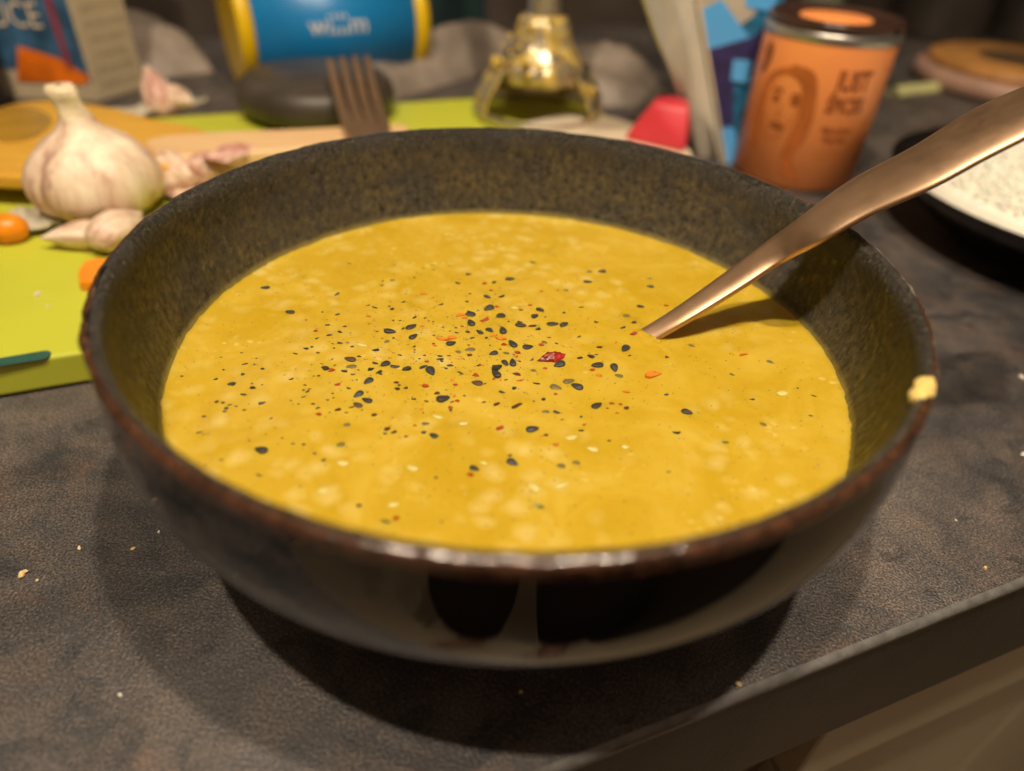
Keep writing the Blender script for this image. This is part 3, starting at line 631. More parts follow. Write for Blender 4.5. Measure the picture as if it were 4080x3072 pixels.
# ------------------------------------------------------------------ chopping board
bx = empty("chopping_board", (0, 0, 0), "lime green plastic chopping board behind and left of the bowl, with garlic on it", "chopping board")
d0, d1, n0, n1 = -0.1375, 0.152, 0.0705, 0.285
def BP(d, n_): return (D.x * d + N.x * n_, D.y * d + N.y * n_)
def rrect(d0, d1, n0, n1, r, k=6):
    P = []
    for cx, cy, a0 in ((d1 - r, n1 - r, 0), (d0 + r, n1 - r, 90), (d0 + r, n0 + r, 180), (d1 - r, n0 + r, 270)):
        for i in range(k + 1):
            a = math.radians(a0 + 90 * i / k); P.append(BP(cx + r * math.cos(a), cy + r * math.sin(a)))
    return P
prism("board_slab", rrect(d0 - 0.03, d1, n0, n1, 0.012), 0.0006, 0.0112, M_GREEN, bx, bev=0.0012)
g0, g1 = Vector((-0.1434, 0.0154, 0.0112)), Vector((-0.1303, 0.0216, 0.0112))
gd = (g1 - g0).normalized(); gn = Vector((-gd.y, gd.x, 0)); P = []
for c_, a0 in ((g1, -90), (g0, 90)):
    for i in range(9):
        a = math.radians(a0 + 180 * i / 8); q = c_ + (gd * math.cos(a) + gn * math.sin(a)) * 0.0021; P.append((q.x, q.y))
prism("grip_inlay", P, 0.0111, 0.01145, M_TEAL, bx, bev=0.0001)

# ------------------------------------------------------------------ garlic
gb = empty("garlic_bulb", (-0.1585, 0.114, 0.0112), "whole pale garlic bulb with a tall dry neck standing on the lime board", "garlic")
def gd_(r, z, a, j):
    lob = abs(math.sin(a * 3.5 + 0.6)) ** 0.6
    k = min(1, r / 0.018)
    rr = r * (1 - 0.10 * k * (1 - lob)) + 0.0004 * ntex((math.cos(a), math.sin(a), z * 40), 3, 1)
    return rr, z
pf = [(0.004, 0.0008), (0.010, 0.0003), (0.0175, 0.003), (0.0225, 0.008), (0.0242, 0.0135), (0.0238, 0.019), (0.0212, 0.0250), (0.0168, 0.0300), (0.0118, 0.0335), (0.0082, 0.0362), (0.0064, 0.0392), (0.0052, 0.0420)]
pf = [(r * 0.96, z * 0.88) for r, z in pf]
lathe("bulb", pf, M_GARLIC, gb, 120, gd_)
def gs_(r, z, a, j):
    tw = 0.6 * math.sin(3 * a + z * 300); return r * (1 + 0.14 * tw), z
V, F = lathe_data([(0.0054, 0.0412), (0.0046, 0.0440), (0.0042, 0.0470), (0.0045, 0.0505), (0.0052, 0.0535), (0.0040, 0.0560), (0.001, 0.0562)], 40, gs_)
V = [(x - (z - 0.041) * 0.15, y, 0.0355 + (z - 0.041) * 0.72) for x, y, z in V]
mesh("neck", V, F, M_GSTEM, gb)
def clove(px, L, wd, ht, rz, m, label, tilt=0.0):
    def fn(q, p):
        t = (p.x + 1) / 2
        s = 1 - 0.86 * t ** 2.4
        rdg = 1 + 0.05 * math.sin(5 * math.atan2(p.z, p.y + 1e-6))
        return Vector((q.x, q.y * s * rdg + 0.22 * wd * t * t, q.z * s * rdg)) * (1 + 0.07 * ntex(p, 3, rz))
    o = ellip("garlic_clove", (0, 0, 0), (L / 2, wd / 2, ht / 2), m, None, seg=28, ring=16, fn=fn)
    o.location = (px[0], px[1], px[2] + ht * 0.42); o.rotation_euler = (0, tilt, rz)
    return tag(o, label, "garlic clove")
clove((-0.1529, 0.0861, 0.0112), 0.024, 0.013, 0.011, 3.3, M_CLOVE, "unpeeled garlic clove with a brown tip at the front left below the garlic bulb")
clove((-0.1389, 0.0894, 0.0112), 0.026, 0.018, 0.015, 1.2, M_CLOVE, "plump garlic clove touching the left back rim of the bowl")
clove((-0.1452, 0.1300, 0.0112), 0.026, 0.017, 0.014, 0.4, M_CLOVE, "pale garlic clove right of the garlic bulb")
clove((-0.1395, 0.1376, 0.0112), 0.025, 0.016, 0.018, -0.6, M_CLOVE, "cream garlic clove behind the left back rim of the bowl")
clove((-0.1281, 0.1397, 0.0150), 0.023, 0.015, 0.015, 2.6, M_CLOVEP, "pinkish garlic clove behind the bowl rim below the wooden spatula")
clove((-0.1165, 0.1486, 0.0190), 0.023, 0.012, 0.011, 0.5, M_CLOVEP, "reddish garlic clove in front of the spatula handle")
clove((-0.1922, 0.2429, 0.0112), 0.030, 0.019, 0.020, 2.0, M_CLOVEP, "upright pinkish brown garlic clove at the back of the lime board", tilt=-0.9)
clove((-0.1822, 0.2407, 0.0112), 0.022, 0.014, 0.014, -0.8, M_CLOVE, "small orange brown garlic clove beside the upright one at the back")
def skin(loc, sx, sy, rz, k, m, label, nm="garlic_skin", cat="garlic skin"):
    V = []; F = []; n = 12
    for j in range(n):
        for i in range(n):
            u, v = i / (n - 1) * 2 - 1, j / (n - 1) * 2 - 1
            V.append((u * sx * (1 - .3 * v * v) * .5, v * sy * (1 - .3 * u * u) * .5, 0.0015 + 0.004 * (u * u * 0.5 + 0.8 * abs(ntex((u, v, 0), 1.6, k)))))
    for j in range(n - 1):
        for i in range(n - 1): F.append((j * n + i, j * n + i + 1, (j + 1) * n + i + 1, (j + 1) * n + i))
    o = mesh(nm, V, F, m); o.location = loc; o.rotation_euler = (0, 0, rz)
    md = o.modifiers.new("t", 'SOLIDIFY'); md.thickness = 0.0003
    return tag(o, label, cat)
skin((-0.1753, 0.0982, 0.0112), 0.022, 0.014, -0.5, 3, M_SKIN_ON, "translucent papery skin between the carrot slice and the garlic bulb")
skin((-0.1313, 0.1302, 0.0112), 0.02, 0.012, 0.3, 5, M_CLOVE, "torn garlic skin against the left back rim of the bowl")
skin((-0.2016, 0.2288, 0.0112), 0.03, 0.015, 0.8, 7, M_SKIN_ON, "dull brownish garlic skin scrap behind the garlic neck")
skin((-0.1794, 0.2479, 0.0112), 0.016, 0.010, 0.1, 9, M_SKIN_ON, "tiny whitish skin scrap at the back right of the upright clove")
skin((-0.1525, 0.1467, 0.0112), 0.020, 0.013, 0.9, 11, M_CLOVE, "curled cream garlic skin leaning between bulb and cloves")
skin((-0.1164, 0.1335, 0.0260), 0.018, 0.010, 0.3, 13, M_CLOVEP, "reddish garlic skin scrap lying on the spatula handle")
skin((-0.1396, 0.0999, 0.0112), 0.016, 0.012, -0.3, 17, M_SKIN_ON, "torn papery skin behind the plump clove by the bowl")
# carrots
def chunk(name, p, s, hz, rz, m, label, cat, k=0):
    o = ellip(name, (0, 0, 0), (s / 2, s * 0.42, hz / 2), m, None, seg=20, ring=12, fn=lambda q, p_: Vector((q.x, q.y, max(-hz * .42, min(hz * .42, q.z)))) * (1 + 0.07 * ntex(p_, 2, k)))
    o.location = (p[0], p[1], p[2] + hz * 0.42); o.rotation_euler = (0, 0, rz); return tag(o, label, cat)
chunk("carrot_piece", (-0.1786, 0.0871, 0.0112), 0.0135, 0.011, 0.2, M_CARROT, "rounded orange carrot piece at the left edge beside papery skin", "carrot", 2)
o = prism("carrot_piece", grow([(-0.1374, 0.0561, 0.0112)[:2], (-0.1309, 0.0598, 0.0112)[:2], (-0.1360, 0.0717, 0.0112)[:2], (-0.1426, 0.0690, 0.0112)[:2]], 2), 0.0113, 0.0150, M_CARROT, None, bev=0.0006)
tag(o, "cut orange carrot piece tucked against the left rim of the bowl", "carrot")
def crumb(p, s, m, label, k):
    o = ellip("crumb", (0, 0, 0), (s / 2, s * 0.36, s * 0.3), m, None, seg=9, ring=6, fn=lambda q, p_: q * (1 + 0.5 * ntex(p_, 1.6, k)), smooth=False)
    o.location = (p[0], p[1], p[2] + s * 0.22); o.rotation_euler = (0, 0, k * 1.3); tag(o, label, "crumb")
CR = [((-0.1023, -0.0420, 0.0000), 0.0020, 0, "yellow crumb on the worktop at the left edge below the board"), ((-0.0692, -0.0670, 0.0000), 0.0010, 1, "white crumb on the worktop inside the left shadow edge"),
      ((-0.0824, -0.0336, 0.0000), 0.0010, 0, "tiny crumb on the worktop between board and bowl"), ((-0.0942, -0.0342, 0.0000), 0.0010, 0, "tiny crumb above the bowl's wide left shadow"),
      ((-0.0985, -0.0432, 0.0000), 0.0007, 0, "speck crumb just right of the yellow crumb"), ((-0.0789, -0.0284, 0.0000), 0.0008, 1, "speck crumb in shadow close to the bowl's left flank"),
      ((0.0488, -0.0576, 0.0000), 0.0013, 0, "orange crumb at the right end of the dark shadow near the worktop edge"), ((0.1143, -0.0248, 0.0000), 0.0011, 0, "yellow crumb on the worktop at the right near the front edge"),
      ((0.1143, -0.0101, 0.0000), 0.0007, 1, "speck crumb on the open worktop right of the bowl"), ((0.0058, -0.0618, 0.0000), 0.0009, 0, "tiny crumb inside the dark shadow under the bowl"),
      ((0.1660, 0.0544, 0.0000), 0.0024, 1, "larger white crumb at the right edge of the picture"), ((0.1458, 0.0162, 0.0000), 0.0020, 1, "white crumb at the right edge below the larger one"),
      ((-0.1493, 0.0524, 0.0112), 0.0022, 1, "white garlic bit on the lime board"), ((-0.1428, 0.0464, 0.0112), 0.0012, 1, "smaller pale bit on the lime board below the white one")]
for k, (p, s, w, l) in enumerate(CR): crumb(p, s, (M_CRUMB, M_CRUMBW)[w], l, k + 1)

# ------------------------------------------------------------------ wooden spatula
spt = empty("wooden_spatula", (0, 0, 0), "wooden spatula with a yellow stained head and pale handle lying across the board", "spatula")
Zt = 0.024
OUT = [(-0.1397, 0.1743, 0.0240)[:2], (-0.1703, 0.1878, 0.0240)[:2], (-0.1951, 0.1995, 0.0240)[:2], (-0.2200, 0.2051, 0.0240)[:2], (-0.2369, 0.2001, 0.0240)[:2], (-0.2440, 0.1805, 0.0240)[:2], (-0.2359, 0.1472, 0.0240)[:2], (-0.2119, 0.1170, 0.0240)[:2], (-0.1939, 0.1133, 0.0240)[:2], (-0.1779, 0.1153, 0.0240)[:2], (-0.1587, 0.1222, 0.0240)[:2], (-0.1419, 0.1323, 0.0240)[:2], (-0.1248, 0.1451, 0.0240)[:2]]
prism("head", grow(OUT, 5), 0.0185, Zt, M_STAIN, spt, bev=0.0015)
HND = [(-0.1574, 0.1515, 0.0260)[:2], (-0.1523, 0.1619, 0.0260)[:2], (-0.1335, 0.1697, 0.0260)[:2], (-0.1002, 0.1803, 0.0260)[:2], (-0.0612, 0.1943, 0.0260)[:2], (-0.0526, 0.1878, 0.0260)[:2], (-0.0575, 0.1728, 0.0260)[:2], (-0.0931, 0.1547, 0.0260)[:2], (-0.1221, 0.1442, 0.0260)[:2], (-0.1422, 0.1386, 0.0260)[:2]]
prism("handle", grow(HND, 4), 0.019, 0.026, M_WOOD, spt, bev=0.002)
WET = [(-0.2090, 0.1747, 0.0243)[:2], (-0.2233, 0.1899, 0.0243)[:2], (-0.2369, 0.1930, 0.0243)[:2], (-0.2433, 0.1796, 0.0243)[:2], (-0.2337, 0.1586, 0.0243)[:2], (-0.2148, 0.1471, 0.0243)[:2], (-0.2049, 0.1530, 0.0243)[:2]]
prism("wet_patch", grow(WET, 5), 0.0230, 0.0243, M_STAIND, spt, bev=0.0001)

# ------------------------------------------------------------------ dark lid, fork
lid = empty("pan_lid", (-0.112, 0.252, 0.0112), "dark rounded iron lid lying at the back of the lime board under the fork", "lid")
lathe("lid_plate", [(0.0, 0.0), (0.034, 0.0005), (0.0395, 0.004), (0.041, 0.010), (0.0395, 0.016), (0.035, 0.0195), (0.0, 0.021)], M_DISC, lid, 64)
fk = empty("fork", (-0.085, 0.24, 0.032), "copper fork with tines pointing up and away, resting on the dark lid", "fork")
TP = [((-0.0977, 0.2306, 0.0430), (-0.0773, 0.1742, 0.0300)), ((-0.0927, 0.2357, 0.0430), (-0.0722, 0.1751, 0.0300)), ((-0.0872, 0.2390, 0.0430), (-0.0671, 0.1761, 0.0300)), ((-0.0815, 0.2404, 0.0430), (-0.0620, 0.1770, 0.0300))]
for a, b in TP:
    a = Vector(a) - fk.location; b = Vector(b) - fk.location; mid = (a + b) / 2 - Vector((0, 0, 0.0035))
    P = catm([tuple(a), tuple(mid), tuple(b)], 6); V = []; F = []
    sd = Vector((0.95, 0.3, 0)).normalized()
    for i, q in enumerate(P):
        w = 0.0013 + 0.0012 * i / len(P)
        for dx, dz in ((-1, -1), (1, -1), (1, 1), (-1, 1)): V.append(q + sd * dx * w + Vector((0, 0, dz * 0.0008)))
    for i in range(len(P) - 1):
        for j in range(4): F.append((i * 4 + j, i * 4 + (j + 1) % 4, i * 4 + 4 + (j + 1) % 4, i * 4 + 4 + j))
    F.append((3, 2, 1, 0)); F.append(tuple(range(len(V) - 4, len(V))))
    mesh("tine", V, F, M_COPPER, fk, smooth=False)
fl_ = [Vector(q) - fk.location for q in ((-0.0796, 0.1738, 0.0300), (-0.0597, 0.1775, 0.0300), (-0.0541, 0.1540, 0.0285), (-0.0699, 0.1513, 0.0285))]
hull("neck", [q + Vector((0, 0, d)) for q in fl_ for d in (-0.0009, 0.0009)], M_COPPER, fk, bev=0.0004)
fl_ = [Vector(q) - fk.location for q in ((-0.0699, 0.1513, 0.0285), (-0.0541, 0.1540, 0.0285), (-0.0466, 0.1099, 0.0270), (-0.0516, 0.1091, 0.0270))]
hull("handle", [q + Vector((0, 0, d)) for q in fl_ for d in (-0.0009, 0.0009)], M_COPPER, fk, bev=0.0004)

# ------------------------------------------------------------------ blue tin lying on its side
A_ = Vector((-0.184, 0.330, 0.0362)); B_ = Vector((-0.083, 0.388, 0.0362)); AX = (B_ - A_).normalized(); LT = (B_ - A_).length
tin = empty("cardboard_tube", ((A_ + B_) / 2)[:], "blue cardboard tube with yellow end bands and white lettering, lying at the back", "tube")
side = Vector((AX.y, -AX.x, 0))      # towards the viewer
def tube(name, s0, s1, r, m, caps=True):
    V = []; F = []; n = 64
    for s in (s0, s1):
        for i in range(n):
            a = 2 * math.pi * i / n; V.append(AX * (s - LT / 2) + (side * math.cos(a) + Vector((0, 0, 1)) * math.sin(a)) * r)
    for i in range(n): F.append((i, (i + 1) % n, n + (i + 1) % n, n + i))
    if caps: F.append(tuple(range(n))[::-1]); F.append(tuple(range(n, 2 * n)))
    o = mesh(name, V, F, m, tin, smooth=False)
    o.data.polygons.foreach_set("use_smooth", [i < n for i in range(len(F))]); return o
tube("body", 0.0, LT, 0.035, M_BLUE)
tube("end_band", -0.0005, 0.0085, 0.0356, M_YEL); tube("end_band", LT - 0.0085, LT + 0.0005, 0.0356, M_YEL)
def textmesh(s, size, shear=0.0, bold=0.0):
    cu = bpy.data.curves.new("t", 'FONT'); cu.body = s; cu.size = size; cu.align_x = 'CENTER'; cu.align_y = 'CENTER'; cu.shear = shear
    cu.resolution_u = 3; cu.offset = bold * size
    o = bpy.data.objects.new("t", cu); COL.objects.link(o)
    dg = bpy.context.evaluated_depsgraph_get(); dg.update()
    me = bpy.data.meshes.new_from_object(o.evaluated_get(dg)); V = [tuple(v.co) for v in me.vertices]; F = [tuple(p.vertices) for p in me.polygons]
    bpy.data.objects.remove(o); bpy.data.meshes.remove(me); return V, F
def wrap(name, VF, fn, m, parent, flip=False):
    V, F = VF; V = [fn(v[0], v[1]) for v in V]
    if flip: F = [f[::-1] for f in F]
    return mesh(name, V, F, m, parent, smooth=False)
def ontin(x, y, s0=0.058, a0=-4):
    a = math.radians(a0) + y / 0.035; return AX * (s0 + x - LT / 2) + (side * math.cos(a) + Vector((0, 0, 1)) * math.sin(a)) * 0.0353
wrap("lettering", textmesh("willlm", 0.0155), lambda x, y: ontin(x * 1.0, y * 1.0, 0.058, 6), M_INK, tin)

# ------------------------------------------------------------------ stick blender
sb = empty("stick_blender", (0.006, 0.268, 0.0112), "metal stick blender foot smeared with soup, standing behind the bowl", "blender")
sb.scale = (1.1, 1.1, 1.1)
lathe("shaft", [(0.0078, 0.044), (0.0072, 0.056), (0.0072, 0.24)], M_STEEL, sb, 32)
def bl_(r, z, a, j): return r * (1 + 0.03 * math.sin(8 * a)), z
M_SMEAR = NT("steel_smeared_with_soup"); _f = M_SMEAR.noise(75, 5, 0.65, dist=1.0); _k = M_SMEAR.ramp(_f, [(0.42, 0.0), (0.56, 1.0)])
M_SMEAR.col(M_SMEAR.mix(_k, (0.6, 0.54, 0.44), M_SMEAR.ramp(M_SMEAR.noise(200, 4), [(0.35, (0.36, 0.25, 0.05)), (0.65, (0.66, 0.48, 0.12))]))).set(Metallic=M_SMEAR.math("SUBTRACT", 1.0, _k), Roughness=0.27)
M_SMEAR.bump(_f, 0.8, 0.002); M_SMEAR = M_SMEAR.m
lathe("bell", [(0.0078, 0.0465), (0.0108, 0.0455), (0.0125, 0.0415), (0.0132, 0.0365), (0.0165, 0.0315), (0.0205, 0.0255), (0.0232, 0.0190), (0.0222, 0.0188), (0.0190, 0.0250), (0.0, 0.0310)], M_SMEAR, sb, 64, bl_)
lathe("guard_ring", [(0.0315, 0.0055), (0.0325, 0.0035), (0.0315, 0.0005), (0.0300, 0.0005), (0.0295, 0.004), (0.0315, 0.0055)], M_STEEL, sb, 64)
for k in range(4):
    a = math.radians((-163, -17, 60, 120)[k]); c, s = math.cos(a), math.sin(a); t_ = Vector((-s, c, 0))
    P = [Vector((c * r, s * r, z)) for r, z in ((0.020, 0.026), (0.0255, 0.0185), (0.0295, 0.011), (0.0312, 0.003))]
    V = []; F = []
    for q in P:
        for d in (-1, 1): V += [q + t_ * d * 0.011, q + t_ * d * 0.011 - Vector((c, s, 0)) * 0.0012]
    for i in range(3):
        b = i * 4; F += [(b, b + 2, b + 6, b + 4), (b + 1, b + 5, b + 7, b + 3), (b, b + 4, b + 5, b + 1), (b + 2, b + 3, b + 7, b + 6)]
    mesh("guard_arm", V, F, M_SMEAR, sb, smooth=False)
V = []; F = []; rb = random.Random(5)
for k in range(46):
    a = rb.uniform(math.pi, 2 * math.pi) if k < 36 else rb.uniform(0, math.pi); t = rb.random()
    z = 0.047 - 0.045 * t
    if z < 0.024 and math.radians(215) < a < math.radians(325): continue
    r = 0.0115 + 0.020 * t ** 0.8
    c = Vector((r * math.cos(a), r * math.sin(a), z)); R = rb.uniform(0.0012, 0.0034); b = len(V)
    for j in range(6):
        th = math.pi * j / 5
        for i in range(8):
            f = 2 * math.pi * i / 8; V.append(c + Vector((math.sin(th) * math.cos(f) * R, math.sin(th) * math.sin(f) * R, math.cos(th) * R * 0.8)) * rb.uniform(0.85, 1.1) * (0.5 if z > 0.03 else 0.8))
    for j in range(5):
        for i in range(8): F.append((b + j * 8 + i, b + (j + 1) * 8 + i, b + (j + 1) * 8 + (i + 1) % 8, b + j * 8 + (i + 1) % 8))
o = mesh("soup_smears", V, F, M_SPLASH, sb); tag(o, kind="stuff")

# ------------------------------------------------------------------ white and red kitchen tool
pt = empty("silicone_scraper", (0, 0, 0), "scraper with an off-white blade and a red end, lying behind the bowl on the board", "scraper")
BL = [(-0.0038, 0.2343, 0.0150)[:2], (0.0057, 0.2495, 0.0150)[:2], (0.0248, 0.2648, 0.0150)[:2], (0.0464, 0.2622, 0.0150)[:2], (0.0646, 0.2447, 0.0150)[:2], (0.0807, 0.2226, 0.0150)[:2], (0.0793, 0.2005, 0.0150)[:2], (0.0589, 0.1971, 0.0150)[:2], (0.0263, 0.2077, 0.0150)[:2]]
prism("blade", grow(BL, 4), 0.0116, 0.0150, M_BLADE, pt, bev=0.0012)
hull("red_end", [(0.0493, 0.2249, 0.0152), (0.0781, 0.2094, 0.0152), (0.0849, 0.2313, 0.0152), (0.0663, 0.2587, 0.0152), (0.0674, 0.2424, 0.0340), (0.0805, 0.2334, 0.0340), (0.0782, 0.2164, 0.0340), (0.0612, 0.2230, 0.0340)], M_RED, pt, bev=0.0016, seg=3, smooth=True)

# ------------------------------------------------------------------ white and blue pouch
bag = empty("food_pouch", (0, 0, 0), "tall pouch with white side and blue printed front, left of the orange tin", "pouch")
F0, L0, R0, K0 = Vector((0.1074, 0.2423, 0.0000)), Vector((0.0972, 0.2657, 0.0000)), Vector((0.1330, 0.2465, 0.0000)) , Vector((0.1328, 0.3126, 0.0000))
F1, L1, R1, K1 = Vector((0.0741, 0.2553, 0.0860)), Vector((0.0402, 0.1909, 0.0920)), Vector((0.1270, 0.2776, 0.0860)), Vector((0.1271, 0.3820, 0.0860))
def bil(a, b, c, d, s, t): return a * (1 - s) * (1 - t) + b * s * (1 - t) + c * s * t + d * (1 - s) * t
def sheet(name, a, b, c, d, m, k, amp, n=18, off=None):
    V = []; F = []; nr_ = (b - a).cross(d - a).normalized()
    for j in range(n):
        for i in range(n):
            s, t = i / (n - 1), j / (n - 1); e = (s * (1 - s) * 4) ** .5
            V.append(bil(a, b, c, d, s, t) + nr_ * amp * e * (ntex((s * 2.2, t * 1.2, 0), 1.5, k) + 0.3))
    for j in range(n - 1):
        for i in range(n - 1): F.append((j * n + i, j * n + i + 1, (j + 1) * n + i + 1, (j + 1) * n + i))
    return mesh(name, V, F, m, bag)
sheet("side_gusset", L0, F0, F1, L1, M_WHITEBAG, 3, 0.008)
sheet("front", F0, R0, R1, F1, M_TEALP, 5, 0.0)
sheet("back", K0, L0, L1, K1, M_WHITEBAG, 6, 0.0); sheet("side_gusset", R0, K0, K1, R1, M_WHITEBAG, 7, 0.0)
fn_ = (R0 - F0).cross(F1 - F0).normalized()
def decal(name, st, m, parent, q, nrm, off=0.0006):
    V = [bil(*q, s, t) + nrm * off for s, t in st]; return mesh(name, V, [tuple(range(len(V)))], m, parent, smooth=False)
Q = (F0, R0, R1, F1)
decal("printed_patch", [(0.0, 0.62), (0.62, 0.78), (0.95, 1.0), (0.95, 1.0), (0.0, 1.0)], M_GREYB, bag, Q, fn_, 0.0005)
decal("printed_patch", [(0.05, 0.62), (0.62, 0.66), (0.28, 0.87), (0.05, 0.82)], M_LBLUE, bag, Q, fn_, 0.0010)
decal("printed_patch", [(0.55, 0.83), (0.9, 0.80), (0.9, 0.9), (0.55, 0.9)], M_LBLUE, bag, Q, fn_, 0.0010)
decal("printed_patch", [(0.02, 0.20), (0.28, 0.22), (0.34, 0.45), (0.98, 0.56), (0.98, 0.82), (0.62, 0.68), (0.02, 0.62)], M_NAVY, bag, Q, fn_, 0.0014)
decal("printed_patch", [(0.0, 0.0), (0.35, 0.0), (0.30, 0.20), (0.0, 0.22)], M_LBLUE, bag, Q, fn_, 0.0010)
decal("printed_patch", [(0.30, 0.46), (0.55, 0.44), (0.60, 0.56), (0.36, 0.57)], M_LBLUE, bag, Q, fn_, 0.0018)
decal("printed_edge", [(0.0, 0.0), (0.05, 0.0), (0.05, 1.0), (0.0, 1.0)], M_LCREAM, bag, Q, fn_, 0.0020)

# ------------------------------------------------------------------ orange spice tin
can = empty("spice_tin", (0.1425, 0.237, 0.0), "orange spice tin with a woman's line portrait, silver band and dark lid, behind the bowl", "tin")
RC = 0.0305
lathe("body", [(0.0, 0.0003), (RC - 0.001, 0.0003), (RC, 0.0012), (RC, 0.0665)], M_ORANGE, can, 96)
lathe("silver_band", [(RC + 0.0001, 0.0663), (RC + 0.0006, 0.0670), (RC + 0.0006, 0.0702), (RC - 0.0004, 0.0708)], M_ALU, can, 96)
clid = lathe("lid", [(RC - 0.0005, 0.0706), (RC + 0.0002, 0.0712), (RC + 0.0002, 0.0740), (RC - 0.001, 0.0750), (RC - 0.0025, 0.0750), (RC - 0.0030, 0.0735), (0.0165, 0.0733)], M_LID, can, 96)
lathe("lid_window", [(0.0165, 0.0734), (0.0160, 0.0738), (0.0, 0.0740)], M_ORANGE, clid, 64)
AC = math.atan2(-0.132 - 0.237, 0.0006 - 0.1425)
def oncan(x, z, off=0.0003):
    a = AC + x / RC; return ((RC + off) * math.cos(a), (RC + off) * math.sin(a), z)
def stroke(name, pts, w, m, off=0.0004):
    P = catm([(x, y, 0) for x, y in pts], 6); V = []; F = []
    for i, q in enumerate(P):
        t = (P[min(i + 1, len(P) - 1)] - P[max(i - 1, 0)]).normalized(); nn_ = Vector((-t.y, t.x, 0)) * w / 2
        ww = 0.4 + 0.6 * math.sin(math.pi * i / (len(P) - 1))
        for s in (-1, 1): q2 = q + nn_ * s * ww; V.append(oncan(q2.x, q2.y, off))
    for i in range(len(P) - 1): F.append((2 * i, 2 * i + 1, 2 * i + 3, 2 * i + 2))
    return mesh(name, V, F, m, can, smooth=False)
X0 = -0.0108
_st = stroke
def stroke(name, pts, w, m, off=0.0004):
    return _st(name, [(X0 + (x - X0) * 1.3, 0.0365 + (z - 0.0320) * 1.28) if z < 0.0485 else (x, z) for x, z in pts], w * 1.5, m, off)
face = [(-0.0085, 0.030), (-0.0088, 0.036), (-0.007, 0.042), (-0.002, 0.0445), (0.0035, 0.042), (0.005, 0.036), (0.0035, 0.029), (0.000, 0.0225), (-0.003, 0.021), (-0.006, 0.024), (-0.0085, 0.030)]
stroke("portrait_line", [(X0 + x, z) for x, z in face], 0.0004, M_OINK2)
stroke("portrait_line", [(X0 - 0.0065, 0.0375), (X0 - 0.0045, 0.0388), (X0 - 0.002, 0.0378)], 0.0009, M_OINK)
stroke("portrait_line", [(X0 + 0.001, 0.0372), (X0 + 0.003, 0.0380), (X0 + 0.005, 0.0366)], 0.0009, M_OINK)
for ex in (-0.0042, 0.0030):
    stroke("portrait_line", [(X0 + ex - 0.0015, 0.0352), (X0 + ex, 0.0362), (X0 + ex + 0.0015, 0.0350)], 0.0011, M_OINK)
    stroke("portrait_line", [(X0 + ex - 0.0012, 0.0350), (X0 + ex, 0.0345), (X0 + ex + 0.0012, 0.0350)], 0.0006, M_OINK)
stroke("portrait_line", [(X0 - 0.0012, 0.034), (X0 - 0.0022, 0.0302), (X0 - 0.0005, 0.0294)], 0.0005, M_OINK2)
stroke("portrait_line", [(X0 - 0.0042, 0.0262), (X0 - 0.0018, 0.0270), (X0 + 0.0010, 0.0262), (X0 - 0.0015, 0.0252), (X0 - 0.0042, 0.0262)], 0.0009, M_OINK)
rb = random.Random(2)
for k in range(16):
    f = k / 15
    stroke("hair_strand", [(X0 - 0.003 + 0.002 * f, 0.0445 + 0.003 * f), (X0 + 0.003 + 0.004 * f, 0.0435 + 0.002 * f), (X0 + 0.0055 + 0.0045 * f, 0.034), (X0 + 0.0045 + 0.0045 * f + rb.uniform(-.0006, .0006), 0.024), (X0 + 0.0035 + 0.0035 * f, 0.016), (X0 + 0.006 + 0.006 * f, 0.009 - 0.002 * f)], 0.00055, M_OINK if k % 3 == 0 else M_OINK2)
for k in range(9):
    f = k / 8
    stroke("hair_strand", [(X0 - 0.002, 0.0448 + 0.002 * f), (X0 - 0.008 - 0.0015 * f, 0.0425), (X0 - 0.0095 - 0.003 * f, 0.033), (X0 - 0.0088 - 0.0035 * f, 0.022), (X0 - 0.0075 - 0.003 * f, 0.016)], 0.0005, M_OINK2)
stroke("portrait_line", [(X0 - 0.0195, 0.057), (X0 - 0.0175, 0.0615), (X0 - 0.0165, 0.0580), (X0 - 0.0185, 0.0515), (X0 - 0.0205, 0.050)], 0.0030, M_OINK)
def ctext(s, x0, z0, size, m, sh=0.0, name="lettering", sy=1.0, bold=0.0):
    wrap(name, textmesh(s, size, sh, bold), lambda x, y: oncan(x0 + x, z0 + y * sy, 0.0004), m, can)
ctext("JUST", 0.0165, 0.0520, 0.0080, M_OINK, 0.0, sy=1.5, bold=0.035); ctext("SPICES", 0.0158, 0.0415, 0.0062, M_OINK, 0.0, sy=1.5, bold=0.035)
ctext("Räucher-", 0.0160, 0.0305, 0.0042, M_OINK, bold=0.03); ctext("Paprika", 0.0155, 0.0262, 0.0038, M_OINK, bold=0.03)
ctext("Gewürzzubereitung", 0.0155, 0.0210, 0.0017, M_OINK2); ctext("geräuchert gemahlen", 0.0155, 0.0180, 0.0017, M_OINK2)

# ------------------------------------------------------------------ sauce carton, left back
sc = empty("hot_sauce_carton", (0, 0, 0), "hot sauce carton with blue lettered front and cream text side, behind the garlic", "carton")
B0 = Vector((-0.2504, 0.2827, 0.0000)); A0 = B0 + Vector((-0.060, -0.004, 0)); C0 = B0 + Vector((0.012, 0.034, 0)); D0 = A0 + (C0 - B0)
UPV = Vector((0, 0, 0.19))
hull("carton", [p + u for p in (A0, B0, C0, D0) for u in (Vector((0, 0, 0.0003)), UPV)], M_LCREAM, sc, bev=0.0006)
QF = (A0, B0, B0 + UPV, A0 + UPV); nf = (B0 - A0).cross(UPV).normalized()
QS = (B0, C0, C0 + UPV, B0 + UPV); ns = (C0 - B0).cross(UPV).normalized()
decal("front_label", [(0.0, 0.10), (0.985, 0.06), (0.985, 1), (0.0, 1)], M_DBLUE, sc, QF, nf, 0.0004)
